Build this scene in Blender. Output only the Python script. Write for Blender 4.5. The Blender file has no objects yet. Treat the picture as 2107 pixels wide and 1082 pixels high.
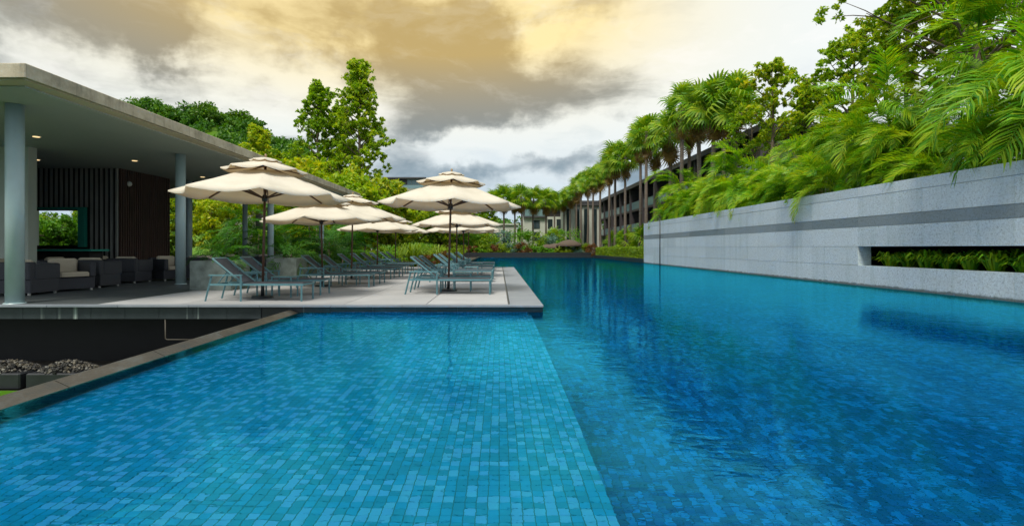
import bpy, math, random
import numpy as np
from mathutils import Vector, Matrix
R = math.radians
sc = bpy.context.scene
col = sc.collection

# ---------------------------------------------------------------- camera
F = 1050.0
cam_d = bpy.data.cameras.new('camera'); cam = bpy.data.objects.new('camera', cam_d); col.objects.link(cam)
cam.location = (0, 0, 1.0); cam.rotation_euler = (R(90), 0, 0)
cam_d.sensor_width = 36; cam_d.lens = F/2107*36
cam_d.shift_x = (1053.5-1027)/2107; cam_d.shift_y = -(541-510)/2107
cam_d.clip_start = 0.05; cam_d.clip_end = 3000
sc.camera = cam

# ---------------------------------------------------------------- world: daylight sky under broken evening cloud
SUN_EL, SUN_AZ = 58, -158          # azimuth measured from +Y towards +X
w = bpy.data.worlds.new('World'); sc.world = w; w.use_nodes = True
nt = w.node_tree; N = nt.nodes; L = nt.links; N.clear()
def nd(t, **k):
    n = N.new(t)
    for a, b in k.items(): setattr(n, a, b)
    return n
def mth(op, a, b=None, c=None, clamp=False):
    n = nd('ShaderNodeMath', operation=op, use_clamp=clamp)
    for i, v in enumerate((a, b, c)):
        if v is None: continue
        if isinstance(v, (int, float)): n.inputs[i].default_value = v
        else: L.new(v, n.inputs[i])
    return n.outputs[0]
def mixc(f, a, b):
    n = nd('ShaderNodeMix', data_type='RGBA')
    for i, v in ((0, f), (6, a), (7, b)):
        if isinstance(v, (int, float)): n.inputs[i].default_value = v
        elif isinstance(v, tuple): n.inputs[i].default_value = (*v, 1)
        else: L.new(v, n.inputs[i])
    return n.outputs[2]
def sstep(v, a, b):
    n = nd('ShaderNodeMapRange', interpolation_type='SMOOTHSTEP')
    L.new(v, n.inputs[0]); n.inputs[1].default_value = a; n.inputs[2].default_value = b
    return n.outputs[0]
tc = nd('ShaderNodeTexCoord'); gen = tc.outputs['Generated']
sky = nd('ShaderNodeTexSky', sky_type='NISHITA'); sky.sun_disc = False
sky.sun_elevation = R(SUN_EL); sky.sun_rotation = R(SUN_AZ)
skyc = nd('ShaderNodeVectorMath', operation='SCALE'); L.new(sky.outputs[0], skyc.inputs[0]); skyc.inputs['Scale'].default_value = 1.0
sep = nd('ShaderNodeSeparateXYZ'); L.new(gen, sep.inputs[0])
zc = mth('ADD', mth('MAXIMUM', sep.outputs[2], 0.0), 0.80)
comb = nd('ShaderNodeCombineXYZ')
L.new(mth('DIVIDE', sep.outputs[0], zc), comb.inputs[0]); L.new(mth('DIVIDE', sep.outputs[1], zc), comb.inputs[1])
L.new(mth('MULTIPLY', sep.outputs[2], 2.1), comb.inputs[2])
def noise(vec, scale, detail, rough, off=0.0, dist=0.0):
    m = nd('ShaderNodeMapping'); L.new(vec, m.inputs[0]); m.inputs['Location'].default_value = (off, off*0.7, off*1.3)
    n = nd('ShaderNodeTexNoise'); L.new(m.outputs[0], n.inputs['Vector'])
    n.inputs['Scale'].default_value = scale; n.inputs['Detail'].default_value = detail
    n.inputs['Roughness'].default_value = rough; n.inputs['Distortion'].default_value = dist
    return n
wp = noise(comb.outputs[0], 2.6, 5, 0.6, 3.1)
wv = nd('ShaderNodeVectorMath', operation='MULTIPLY_ADD')
L.new(wp.outputs['Color'], wv.inputs[0]); wv.inputs[1].default_value = (0.30, 0.30, 0.30); L.new(comb.outputs[0], wv.inputs[2])
big = noise(wv.outputs[0], 2.2, 8, 0.5, 7.7).outputs[0]
fine = noise(wv.outputs[0], 9.0, 8, 0.6, 1.3).outputs[0]
puff = noise(wv.outputs[0], 5.0, 10, 0.55, 11.9).outputs[0]
# direction warp so that the broad cloud masses get ragged edges
dw = noise(gen, 2.6, 7, 0.6, 5.5)
dv = nd('ShaderNodeVectorMath', operation='SUBTRACT'); L.new(dw.outputs['Color'], dv.inputs[0]); dv.inputs[1].default_value = (.5, .5, .5)
dv2 = nd('ShaderNodeVectorMath', operation='MULTIPLY_ADD'); L.new(dv.outputs[0], dv2.inputs[0]); dv2.inputs[1].default_value = (.42, .3, .42); L.new(gen, dv2.inputs[2])
def mass(px, py, sx, sy, warp=True):
    """a broad cloud mass around one direction of the sky"""
    d = Vector(((px-1027)/F, 1, (510-py)/F)); l = d.length; d.normalize()
    right = Vector((0, 0, 1)).cross(d) * -1; right.normalize(); up = d.cross(right) * -1; up.normalize()
    s = nd('ShaderNodeVectorMath', operation='SUBTRACT'); L.new(dv2.outputs[0] if warp else gen, s.inputs[0]); s.inputs[1].default_value = d
    def dot(v, k):
        n = nd('ShaderNodeVectorMath', operation='DOT_PRODUCT'); L.new(s.outputs[0], n.inputs[0]); n.inputs[1].default_value = v*(F*l/k)
        return mth('POWER', n.outputs['Value'], 2.0)
    q = mth('ADD', mth('ADD', dot(right, sx), dot(up, sy)), dot(d, (sx+sy)))
    return mth('POWER', 2.718, mth('MULTIPLY', q, -1.0))
dens = mth('ADD', mth('MULTIPLY', mth('SUBTRACT', big, .5), 1.5), .34)
dens = mth('ADD', dens, mth('MULTIPLY', mth('SUBTRACT', puff, .5), 1.5))
dens = mth('ADD', dens, mth('MULTIPLY', mth('SUBTRACT', fine, .5), .55))
for (px, py, sx, sy, a) in ((60, 40, 320, 115, .85), (400, 10, 190, 55, .45), (780, 90, 260, 100, .55), (960, 30, 80, 50, .35), (1180, 200, 250, 70, .33),
                            (850, 310, 130, 80, .6), (1000, 250, 300, 60, .25), (370, 120, 50, 45, .45), (1250, 0, 260, 30, .22), (700, 150, 260, 60, .2), (1150, 365, 260, 38, .55),
                            (1110, 60, 70, 70, -.6), (1600, 110, 380, 150, -.45), (560, 180, 190, 70, -.35), (970, 325, 150, 36, -.62), (1250, 300, 120, 40, -.3), (480, 60, 90, 40, -.25), (250, 150, 130, 60, -.2)):
    dens = mth('ADD', dens, mth('MULTIPLY', mass(px, py, sx, sy), a))
dk = sstep(dens, 0.18, .86)
warm = mth('ADD', mth('MULTIPLY', mass(700, -40, 540, 210, False), 1.35), mth('MULTIPLY', mass(1150, 10, 300, 140, False), .5), clamp=True)
bright = mixc(warm, (.88, .95, .98), (1.05, .86, .44))
dark = mixc(warm, (.21, .28, .335), (.56, .41, .17))
cl = mixc(dk, bright, dark)
# sunlit rims and inner modelling
rim = mth('MULTIPLY', sstep(fine, .5, .72), mth('SUBTRACT', 1.0, mth('MULTIPLY', dk, .75)))
cl = mixc(mth('MULTIPLY', rim, .62), cl, mixc(warm, (1.0, 1.0, 1.0), (1.0, .93, .72)))
cl = mixc(mth('MULTIPLY', sstep(puff, .44, .26), .25), cl, mixc(warm, (.42, .58, .68), (.62, .45, .2)))
cover = mth('SUBTRACT', 1.0, mth('MULTIPLY', sstep(big, .36, .22), .35))
low = sstep(sep.outputs[2], -.02, .26)
cl = mixc(mth('MULTIPLY', mth('SUBTRACT', 1.0, low), .72), cl, (.36, .53, .68))
skyn = nd('ShaderNodeBackground'); L.new(skyc.outputs[0], skyn.inputs[0]); skyn.inputs[1].default_value = 0.10
cln = nd('ShaderNodeBackground'); L.new(cl, cln.inputs[0]); cln.inputs[1].default_value = 0.80
mx = nd('ShaderNodeMixShader'); L.new(cover, mx.inputs[0]); L.new(skyn.outputs[0], mx.inputs[1]); L.new(cln.outputs[0], mx.inputs[2])
wo = nd('ShaderNodeOutputWorld'); L.new(mx.outputs[0], wo.inputs[0])

sd = bpy.data.lights.new('sun', 'SUN'); sun = bpy.data.objects.new('sun', sd); col.objects.link(sun)
sd.energy = 3.0; sd.angle = R(18); sd.color = (1, .93, .80)
az = R(SUN_AZ); el = R(SUN_EL)
sdir = Vector((math.sin(az)*math.cos(el), math.cos(az)*math.cos(el), math.sin(el)))
sun.rotation_euler = sdir.to_track_quat('Z', 'Y').to_euler()

sc.view_settings.view_transform = 'Standard'; sc.view_settings.look = 'None'
sc.view_settings.exposure = 0.35; sc.view_settings.gamma = 1.0; sc.view_settings.use_curve_mapping = False
sc.render.engine = 'CYCLES'
cy = sc.cycles
cy.use_denoising = True
cy.max_bounces = 8; cy.diffuse_bounces = 3; cy.glossy_bounces = 3; cy.transmission_bounces = 6; cy.transparent_max_bounces = 8
cy.caustics_refractive = True; cy.caustics_reflective = False; cy.sample_clamp_indirect = 4

# ---------------------------------------------------------------- materials
class MT:
    def __init__(s, name):
        s.m = bpy.data.materials.new(name); s.m.use_nodes = True; s.t = s.m.node_tree; s.t.nodes.clear()
        s.out = s.n('ShaderNodeOutputMaterial')
    def n(s, t, **k):
        x = s.t.nodes.new(t)
        for a, b in k.items(): setattr(x, a, b)
        return x
    def l(s, a, b): s.t.links.new(a, b)
    def put(s, v, sock):
        if isinstance(v, (int, float)): sock.default_value = v
        elif isinstance(v, tuple): sock.default_value = (*v, 1) if len(v) == 3 and len(sock.default_value) == 4 else v
        else: s.l(v, sock)
    def math(s, op, a, b=0.0, clamp=False):
        x = s.n('ShaderNodeMath', operation=op, use_clamp=clamp); s.put(a, x.inputs[0]); s.put(b, x.inputs[1]); return x.outputs[0]
    def mix(s, f, a, b, blend='MIX'):
        x = s.n('ShaderNodeMix', data_type='RGBA', blend_type=blend)
        s.put(f, x.inputs[0]); s.put(a, x.inputs[6]); s.put(b, x.inputs[7]); return x.outputs[2]
    def obj(s): return s.n('ShaderNodeTexCoord').outputs['Object']
    def pos(s): return s.n('ShaderNodeNewGeometry').outputs['Position']
    def noise(s, scale, detail=4, rough=.55, vec=None, stretch=None, dist=0):
        x = s.n('ShaderNodeTexNoise'); x.inputs['Scale'].default_value = scale; x.inputs['Detail'].default_value = detail
        x.inputs['Roughness'].default_value = rough; x.inputs['Distortion'].default_value = dist
        v = vec or s.pos()
        if stretch:
            mp = s.n('ShaderNodeMapping'); s.l(v, mp.inputs[0]); mp.inputs['Scale'].default_value = stretch; v = mp.outputs[0]
        s.l(v, x.inputs['Vector']); return x.outputs[0]
    def ramp(s, f, stops, interp='LINEAR'):
        x = s.n('ShaderNodeValToRGB'); x.color_ramp.interpolation = interp; e = x.color_ramp.elements
        while len(e) < len(stops): e.new(.5)
        for i, (p, c) in enumerate(stops): e[i].position = p; e[i].color = (*c, 1)
        s.put(f, x.inputs[0]); return x.outputs[0]
    def bump(s, h, strength=.3, dist=.01):
        x = s.n('ShaderNodeBump'); s.put(h, x.inputs['Height']); x.inputs['Strength'].default_value = strength; x.inputs['Distance'].default_value = dist; return x.outputs[0]
    def pr(s, color, rough=.6, nrm=None, metal=0.0, spec=.5, **k):
        p = s.n('ShaderNodeBsdfPrincipled'); s.put(color, p.inputs['Base Color']); s.put(rough, p.inputs['Roughness'])
        p.inputs['Metallic'].default_value = metal; p.inputs['Specular IOR Level'].default_value = spec
        if nrm: s.l(nrm, p.inputs['Normal'])
        for a, b in k.items(): s.put(b, p.inputs[a])
        s.l(p.outputs[0], s.out.inputs[0]); return p
M = {}
def simple(name, c, rough=.6, var=.15, scale=6, bump=.2, bscale=60, metal=0, spec=.5, stretch=None):
    a = MT(name)
    n1 = a.noise(scale, 5, .6, stretch=stretch)
    lo = tuple(x*(1-var) for x in c); hi = tuple(min(1, x*(1+var)) for x in c)
    cc = a.ramp(n1, [(.3, lo), (.7, hi)])
    a.pr(cc, rough, a.bump(a.noise(bscale, 4), bump, .004), metal, spec)
    M[name] = a.m; return a.m
simple('teal_metal', (.11, .24, .275), .4, .12, 8, .05, metal=.2)
simple('sling', (.055, .065, .085), .8, .2, 14, .4, 300)
simple('pole_wood', (.105, .050, .030), .5, .3, 14, .3, 80, stretch=(1, 1, .1))
simple('dark_metal', (.03, .035, .04), .4, .1, 6, .05)
simple('finial_brass', (.30, .20, .10), .4)
simple('concrete_planter', (.20, .24, .22), .9, .35, 5, .7, 40)
simple('column_paint', (.38, .50, .52), .35, .08, 2, .05, 20)
simple('ceiling_paint', (.40, .45, .42), .8, .05, .6, .05, 30)
simple('soffit_strip', (.55, .50, .36), .8, .08, 3, .05)
simple('white_wall', (.46, .50, .44), .8, .06, 1.5, .1)
simple('render_white', (.46, .48, .43), .8, .1, 1.2, .2, 10)
simple('slat_wood', (.06, .028, .022), .6, .4, 10, .3, 60, stretch=(1, 1, .1))
simple('slat_grey', (.26, .27, .26), .6, .3, 10, .3, 60, stretch=(1, 1, .1))
simple('dark_board', (.010, .009, .009), .7)
simple('green_glass', (.03, .30, .24), .15, .1, 2, 0)
simple('cushion', (.42, .37, .29), .95, .08, 6, .4, 200)
simple('red_cloth', (.35, .04, .02), .9)
simple('foot_steel', (.45, .45, .43), .4)
simple('soil', (.03, .022, .015), 1, .3, 8, 1, 30)
simple('dark_stone', (.018, .020, .024), .35, .3, 3, .2, 30)
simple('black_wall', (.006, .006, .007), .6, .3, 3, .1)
simple('dark_cladding', (.045, .038, .042), .6, .25, 2, .2, 8)
simple('roof_dark', (.05, .05, .055), .6)
simple('bark', (.13, .10, .07), .95, .35, 8, 1, 25, stretch=(1, 1, .3))
simple('palm_bark', (.15, .12, .095), .95, .3, 6, 1, 18, stretch=(.4, .4, 3))
simple('thatch', (.10, .075, .055), 1, .4, 20, 1, 60)
simple('copper_pipe', (.035, .03, .02), .5)
simple('mulch', (.05, .04, .028), 1, .4, 3, 1, 20)
simple('lamp_white', (.8, .8, .75), .5)

a = MT('wicker'); wv_ = a.n('ShaderNodeTexWave', wave_type='BANDS', bands_direction='Z'); wv_.inputs['Scale'].default_value = 14
wv_.inputs['Distortion'].default_value = 1.2; wv_.inputs['Detail'].default_value = 2; a.l(a.pos(), wv_.inputs['Vector'])
a.pr(a.mix(wv_.outputs[1], (.016, .018, .024), (.042, .045, .060)), .55, a.bump(wv_.outputs[1], .5, .006)); M['wicker'] = a.m

a = MT('canvas')
bc = a.ramp(a.noise(3, 4), [(.3, (.62, .575, .48)), (.7, (.70, .655, .56))])
nb = a.bump(a.noise(260, 2), .15, .002); nb2 = a.bump(a.noise(4, 3, .6), .35, .03)
d = a.n('ShaderNodeBsdfDiffuse'); a.l(bc, d.inputs[0]); a.l(nb2, d.inputs['Normal'])
t = a.n('ShaderNodeBsdfTranslucent'); t.inputs[0].default_value = (.80, .56, .28, 1)
ms = a.n('ShaderNodeMixShader'); ms.inputs[0].default_value = .16; a.l(d.outputs[0], ms.inputs[1]); a.l(t.outputs[0], ms.inputs[2]); a.l(ms.outputs[0], a.out.inputs[0])
M['canvas'] = a.m

def granite(name, lo, hi, stain=.5):
    a = MT(name)
    oi = a.n('ShaderNodeObjectInfo').outputs['Random']
    v = a.n('ShaderNodeTexVoronoi'); v.inputs['Scale'].default_value = 42; a.l(a.pos(), v.inputs['Vector'])
    sp = a.math('ADD', a.math('MULTIPLY', a.noise(46, 3, .8), .45), a.math('MULTIPLY', a.noise(19, 5, .8), .55))
    c = a.ramp(sp, [(.38, lo), (.47, tuple(x*.3+y*.7 for x, y in zip(lo, hi))), (.60, hi)])
    blot = a.noise(1.1, 5, .65)
    c = a.mix(a.math('MULTIPLY', a.math('SUBTRACT', blot, .35, True), 1.3, True), c, tuple(x*.72 for x in hi))
    drip = a.noise(1.6, 5, .7, stretch=(1, 2.2, .12))
    c = a.mix(a.math('MULTIPLY', a.math('MULTIPLY', a.math('SUBTRACT', drip, .52, True), 4, True), stain), c, (hi[0]*.30, hi[1]*.42, hi[2]*.38))
    c = a.mix(.10, c, a.mix(oi, (.1, .14, .16), (.9, .95, 1)))
    sepz = a.n('ShaderNodeSeparateXYZ'); a.l(a.pos(), sepz.inputs[0])
    wet = a.math('SUBTRACT', 1, a.math('MULTIPLY', a.math('ADD', sepz.outputs[2], a.math('ADD', .14, a.math('MULTIPLY', a.noise(6, 3), -.09))), 22), True)
    c = a.mix(a.math('MULTIPLY', wet, .8), c, (.03, .045, .035))
    a.pr(c, .62, a.bump(sp, .55, .012)); M[name] = a.m
granite('granite_light', (.13, .175, .195), (.62, .73, .775))
granite('granite_band', (.035, .050, .058), (.20, .26, .285), .15)
a = MT('wall_moss')
a = MT('roof_concrete')
c = a.ramp(a.noise(2.2, 8, .7), [(.3, (.22, .20, .14)), (.5, (.40, .36, .26)), (.7, (.52, .48, .37))])
drip = a.noise(3, 5, .7, stretch=(1, 1.6, .15)); c = a.mix(a.math('MULTIPLY', a.math('SUBTRACT', drip, .5, True), 3, True), c, (.12, .11, .08))
a.pr(c, .9, a.bump(a.noise(30, 5), .5, .01)); M['roof_concrete'] = a.m

a = MT('paver_light')
oi = a.n('ShaderNodeObjectInfo').outputs['Random']
c = a.ramp(a.noise(1.3, 6, .6), [(.3, (.29, .30, .315)), (.7, (.38, .39, .405))]); c = a.mix(.12, c, a.mix(oi, (.2, .2, .21), (.8, .8, .8)))
c = a.mix(a.math('MULTIPLY', a.math('GREATER_THAN', a.noise(120, 2), .60), .3), c, (.22, .22, .22))
a.pr(c, .8, a.bump(a.noise(90, 4), .3, .004)); M['paver_light'] = a.m
a = MT('coping_stone')
oi = a.n('ShaderNodeObjectInfo').outputs['Random']
c = a.ramp(a.noise(1.5, 6, .65), [(.3, (.155, .185, .225)), (.7, (.23, .26, .30))]); c = a.mix(.08, c, a.mix(oi, (.05, .05, .05), (.5, .5, .5)))
a.pr(c, .5, a.bump(a.noise(70, 4), .25, .004)); M['coping_stone'] = a.m
a = MT('slate')
oi = a.n('ShaderNodeObjectInfo').outputs['Random']
c = a.ramp(a.noise(2, 6, .65), [(.3, (.035, .045, .05)), (.7, (.065, .078, .085))]); c = a.mix(.06, c, a.mix(oi, (.0, .0, .0), (.4, .4, .4)))
a.pr(c, .5, a.bump(a.noise(60, 4), .3, .004)); M['slate'] = a.m
a = MT('fascia_stone')
oi = a.n('ShaderNodeObjectInfo').outputs['Random']
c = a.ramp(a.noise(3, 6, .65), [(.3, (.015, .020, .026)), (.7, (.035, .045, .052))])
drip = a.noise(2.3, 3, .6, stretch=(2.4, 1, .04))
c = a.mix(a.math('MULTIPLY', a.math('SUBTRACT', drip, .635, True), 9, True), c, (.32, .38, .36))
a.pr(c, .35, a.bump(a.noise(50, 4), .2, .004)); M['fascia_stone'] = a.m
a = MT('weir_stone')
c = a.ramp(a.noise(3.5, 7, .7, stretch=(1, .5, 1)), [(.3, (.028, .032, .03)), (.5, (.052, .045, .034)), (.7, (.085, .10, .10))])
a.pr(c, .45, a.bump(a.noise(25, 5), .5, .01)); M['weir_stone'] = a.m

TS = .058
def tile_mat(name, light, dark, mid, grout):
    a = MT(name)
    sp = a.n('ShaderNodeSeparateXYZ'); a.l(a.pos(), sp.inputs[0])
    def cell(v): return a.math('FLOOR', a.math('DIVIDE', v, TS))
    cx, cyy, cz = cell(sp.outputs[0]), cell(sp.outputs[1]), cell(a.math('ADD', sp.outputs[2], .02))
    cb = a.n('ShaderNodeCombineXYZ'); a.l(cx, cb.inputs[0]); a.l(cyy, cb.inputs[1]); a.l(cz, cb.inputs[2])
    wn = a.n('ShaderNodeTexWhiteNoise', noise_dimensions='3D'); a.l(cb.outputs[0], wn.inputs['Vector'])
    c = a.ramp(wn.outputs['Value'], [(0, dark), (.34, mid), (.66, light), (.88, tuple(min(1, x*1.12) for x in light))], 'CONSTANT')
    def edge(v, th_):
        f = a.math('FRACT', a.math('DIVIDE', v, TS)); return a.math('GREATER_THAN', a.math('ABSOLUTE', a.math('SUBTRACT', f, .5)), th_)
    g = a.math('MAXIMUM', edge(sp.outputs[0], .450), edge(sp.outputs[1], .478))
    c = a.mix(a.math('MULTIPLY', g, .85), c, grout)
    c = a.mix(.12, c, a.ramp(a.noise(.9, 4), [(.3, dark), (.7, light)]))
    a.pr(c, .35); M[name] = a.m
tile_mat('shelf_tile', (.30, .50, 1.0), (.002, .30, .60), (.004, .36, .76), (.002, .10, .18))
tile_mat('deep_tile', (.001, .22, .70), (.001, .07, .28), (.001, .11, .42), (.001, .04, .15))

a = MT('water')
p = a.pos()
h = a.math('ADD', a.math('MULTIPLY', a.noise(5.5, 3, .55, stretch=(.75, 1.35, 1), dist=.4), .45), a.math('MULTIPLY', a.noise(15, 2, .5, stretch=(.7, 1.5, 1), dist=.3), .17))
h = a.math('ADD', h, a.math('MULTIPLY', a.noise(.9, 2, .5), .6))
calm = a.ramp(a.noise(.22, 3, .6), [(.35, (.35, .35, .35)), (.7, (1, 1, 1))])
h = a.math('MULTIPLY', h, calm)
nb = a.bump(h, 1.0, .013)
fr = a.n('ShaderNodeFresnel'); fr.inputs[0].default_value = 1.52; a.l(nb, fr.inputs['Normal'])
rf = a.n('ShaderNodeBsdfRefraction'); rf.inputs['Color'].default_value = (.38, .96, 1, 1); rf.inputs['IOR'].default_value = 1.333; rf.inputs['Roughness'].default_value = 0; a.l(nb, rf.inputs['Normal'])
gl = a.n('ShaderNodeBsdfGlossy'); gl.inputs['Color'].default_value = (.08, .86, 1, 1); gl.inputs['Roughness'].default_value = .02; a.l(nb, gl.inputs['Normal'])
ms = a.n('ShaderNodeMixShader'); a.l(fr.outputs[0], ms.inputs[0]); a.l(rf.outputs[0], ms.inputs[1]); a.l(gl.outputs[0], ms.inputs[2]); a.l(ms.outputs[0], a.out.inputs[0])
M['water'] = a.m

def leaf_mat(name, cols, trans=.35, tcol=None, rough=.45):
    a = MT(name)
    g = a.n('ShaderNodeNewGeometry')
    rnd = g.outputs['Random Per Island']; oi = a.n('ShaderNodeObjectInfo').outputs['Random']
    big = a.noise(.8, 3, .6)
    f = a.math('ADD', a.math('ADD', a.math('MULTIPLY', rnd, .45), a.math('MULTIPLY', oi, .25)), a.math('MULTIPLY', big, .45), )
    n = len(cols)
    c = a.ramp(f, [(.15+.75*i/(n-1), cc) for i, cc in enumerate(cols)])
    p = a.pr(c, rough, spec=.35)
    t = a.n('ShaderNodeBsdfTranslucent'); tc_ = a.mix(1.0, c, tcol or (1.35, 1.3, .5), 'MULTIPLY'); a.l(tc_, t.inputs[0])
    ms = a.n('ShaderNodeMixShader'); ms.inputs[0].default_value = trans
    a.l(p.outputs[0], ms.inputs[1]); a.l(t.outputs[0], ms.inputs[2]); a.l(ms.outputs[0], a.out.inputs[0]); M[name] = a.m
leaf_mat('areca_leaf', [(.015, .09, .006), (.05, .23, .008), (.17, .40, .010), (.34, .50, .012), (.46, .50, .014)], .45)
leaf_mat('dark_palm_leaf', [(.015, .08, .008), (.04, .18, .012), (.12, .32, .012)], .4)
leaf_mat('fan_leaf', [(.04, .14, .010), (.10, .26, .010), (.22, .38, .012), (.34, .42, .015)], .4)
leaf_mat('dry_leaf', [(.16, .09, .03), (.26, .16, .05), (.34, .22, .06)], .3)
leaf_mat('tree_leaf', [(.04, .13, .006), (.11, .26, .008), (.26, .40, .010), (.50, .48, .012)], .42)
leaf_mat('airy_leaf', [(.06, .19, .006), (.18, .36, .008), (.36, .50, .012), (.60, .54, .018)], .5)
leaf_mat('yellow_leaf', [(.08, .22, .006), (.20, .38, .010), (.38, .50, .012), (.56, .52, .014)], .48)
leaf_mat('hill_leaf', [(.016, .07, .010), (.04, .14, .010), (.09, .23, .010), (.17, .29, .012)], .3)
leaf_mat('shrub_leaf', [(.03, .14, .006), (.09, .27, .008), (.20, .38, .010)], .35)
leaf_mat('hedge_leaf', [(.07, .17, .006), (.19, .31, .008), (.32, .40, .010)], .35)
leaf_mat('red_leaf', [(.08, .05, .015), (.18, .05, .02), (.12, .14, .02)], .3)
leaf_mat('agave_leaf', [(.07, .16, .13), (.14, .26, .20)], .2)
leaf_mat('grass', [(.05, .16, .006), (.12, .30, .008)], .3)

a = MT('pebble'); oi = a.n('ShaderNodeNewGeometry').outputs['Random Per Island']
a.pr(a.ramp(oi, [(0, (.008, .008, .008)), (.5, (.03, .03, .028)), (.8, (.09, .075, .05)), (1, (.20, .20, .18))]), .6); M['pebble'] = a.m
a = MT('window_glass'); a.pr((.02, .035, .04), .06, spec=.8); M['window_glass'] = a.m
a = MT('balcony_glass'); a.pr((.16, .26, .28), .08, spec=.8); M['balcony_glass'] = a.m
a = MT('downlight'); e = a.n('ShaderNodeEmission'); e.inputs[0].default_value = (1, .72, .35, 1); e.inputs[1].default_value = 1.1; a.l(e.outputs[0], a.out.inputs[0]); M['downlight'] = a.m

# ---------------------------------------------------------------- helpers
class MB:
    def __init__(s): s.v = []; s.f = []; s.smooth = []
    def add(s, vs, fs, sm=False):
        b = len(s.v); s.v += [tuple(x) for x in vs]; s.f += [tuple(i+b for i in f) for f in fs]; s.smooth += [sm]*len(fs)
    def box(s, x0, x1, y0, y1, z0, z1, bv=0):
        if bv <= 0:
            vs = [(x, y, z) for z in (z0, z1) for y in (y0, y1) for x in (x0, x1)]
            s.add(vs, [(0, 2, 3, 1), (4, 5, 7, 6), (0, 1, 5, 4), (2, 6, 7, 3), (0, 4, 6, 2), (1, 3, 7, 5)])
        else:   # chamfered on every vertical and top edge
            b = bv
            def ring(z, i): return [(x0+i, y0+b+i*0, z), (x0+b, y0+i, z), (x1-b, y0+i, z), (x1-i, y0+b, z), (x1-i, y1-b, z), (x1-b, y1-i, z), (x0+b, y1-i, z), (x0+i, y1-b, z)]
            r = ring(z0, 0) + ring(z1-b, 0)
            top = [(x0+b, y0+b*1.6, z1), (x0+b*1.6, y0+b, z1), (x1-b*1.6, y0+b, z1), (x1-b, y0+b*1.6, z1), (x1-b, y1-b*1.6, z1), (x1-b*1.6, y1-b, z1), (x0+b*1.6, y1-b, z1), (x0+b, y1-b*1.6, z1)]
            vs = r + top; fs = []
            for k in range(2):
                for i in range(8): fs.append((k*8+i, k*8+(i+1) % 8, k*8+8+(i+1) % 8, k*8+8+i))
            fs.append(tuple(range(16, 24))); fs.append(tuple(range(7, -1, -1)))
            s.add(vs, fs)
        return s
    def tube(s, pts, rad, n=8, cap=True, sm=True):
        pts = [Vector(p) for p in pts]; m = len(pts)
        rad = [rad]*m if isinstance(rad, (int, float)) else rad
        vs = []; up = None
        for i, p in enumerate(pts):
            d = (pts[min(i+1, m-1)] - pts[max(i-1, 0)]).normalized()
            if up is None: up = Vector((0, 0, 1)) if abs(d.z) < .9 else Vector((1, 0, 0))
            x = d.cross(up).normalized(); y = x.cross(d).normalized(); up = y
            for k in range(n):
                t = 2*math.pi*k/n; vs.append(p + (x*math.cos(t)+y*math.sin(t))*rad[i])
        fs = [(i*n+k, i*n+(k+1) % n, (i+1)*n+(k+1) % n, (i+1)*n+k) for i in range(m-1) for k in range(n)]
        if cap: fs += [tuple(range(n-1, -1, -1)), tuple((m-1)*n+k for k in range(n))]
        s.add(vs, fs, sm); return s
    def bar(s, a, b, w, h=None): return s.tube([a, b], w*.7071, 4, True, False) if h is None else s.flat(a, b, w, h)
    def flat(s, a, b, w, h):
        a = Vector(a); b = Vector(b); d = (b-a).normalized(); side = d.cross(Vector((0, 0, 1)))
        side = side.normalized() if side.length > .01 else Vector((0, 1, 0)); up = side.cross(d)
        vs = [p+side*sx*w/2+up*sz*h/2 for p in (a, b) for sx, sz in ((-1, -1), (1, -1), (1, 1), (-1, 1))]
        s.add(vs, [(0, 1, 2, 3), (7, 6, 5, 4), (0, 4, 5, 1), (1, 5, 6, 2), (2, 6, 7, 3), (3, 7, 4, 0)]); return s
    def disc(s, c, r, z0, z1, n=24, bevel=.0):
        vs = [(c[0]+r*math.cos(2*math.pi*k/n), c[1]+r*math.sin(2*math.pi*k/n), z0) for k in range(n)]
        vs += [(c[0]+(r-bevel)*math.cos(2*math.pi*k/n), c[1]+(r-bevel)*math.sin(2*math.pi*k/n), z1) for k in range(n)]
        s.add(vs, [(k, (k+1) % n, n+(k+1) % n, n+k) for k in range(n)] + [tuple(range(n, 2*n)), tuple(range(n-1, -1, -1))]); return s
    def data(s, name, m):
        me = bpy.data.meshes.new(name); me.from_pydata(s.v, [], s.f); me.materials.append(M[m])
        if any(s.smooth): me.polygons.foreach_set('use_smooth', s.smooth)
        me.update(); return me
    def build(s, name, m, parent=None): return link(name, s.data(name, m), parent)
def link(name, me, parent=None, loc=None, rot=None, scale=None):
    o = bpy.data.objects.new(name, me); col.objects.link(o)
    if parent: o.parent = parent
    if loc is not None: o.location = loc
    if rot is not None: o.rotation_euler = rot
    if scale is not None: o.scale = scale if not isinstance(scale, (int, float)) else (scale,)*3
    return o
def tag(o, label=None, cat=None, group=None, kind=None):
    if label: o['label'] = label
    if cat: o['category'] = cat
    if group: o['group'] = group
    if kind: o['kind'] = kind
    return o
def thing(name, loc, label, cat, group=None, rz=0):
    o = bpy.data.objects.new(name, None); col.objects.link(o); o.empty_display_size = .2
    o.location = loc; o.rotation_euler = (0, 0, rz); return tag(o, label, cat, group)
KIDS = {}
def copy_tree(o, parent=None):
    c = o.copy(); col.objects.link(c)
    if parent: c.parent = parent
    for ch in KIDS.get(o.name) or list(o.children): copy_tree(ch, c)
    return c
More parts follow.
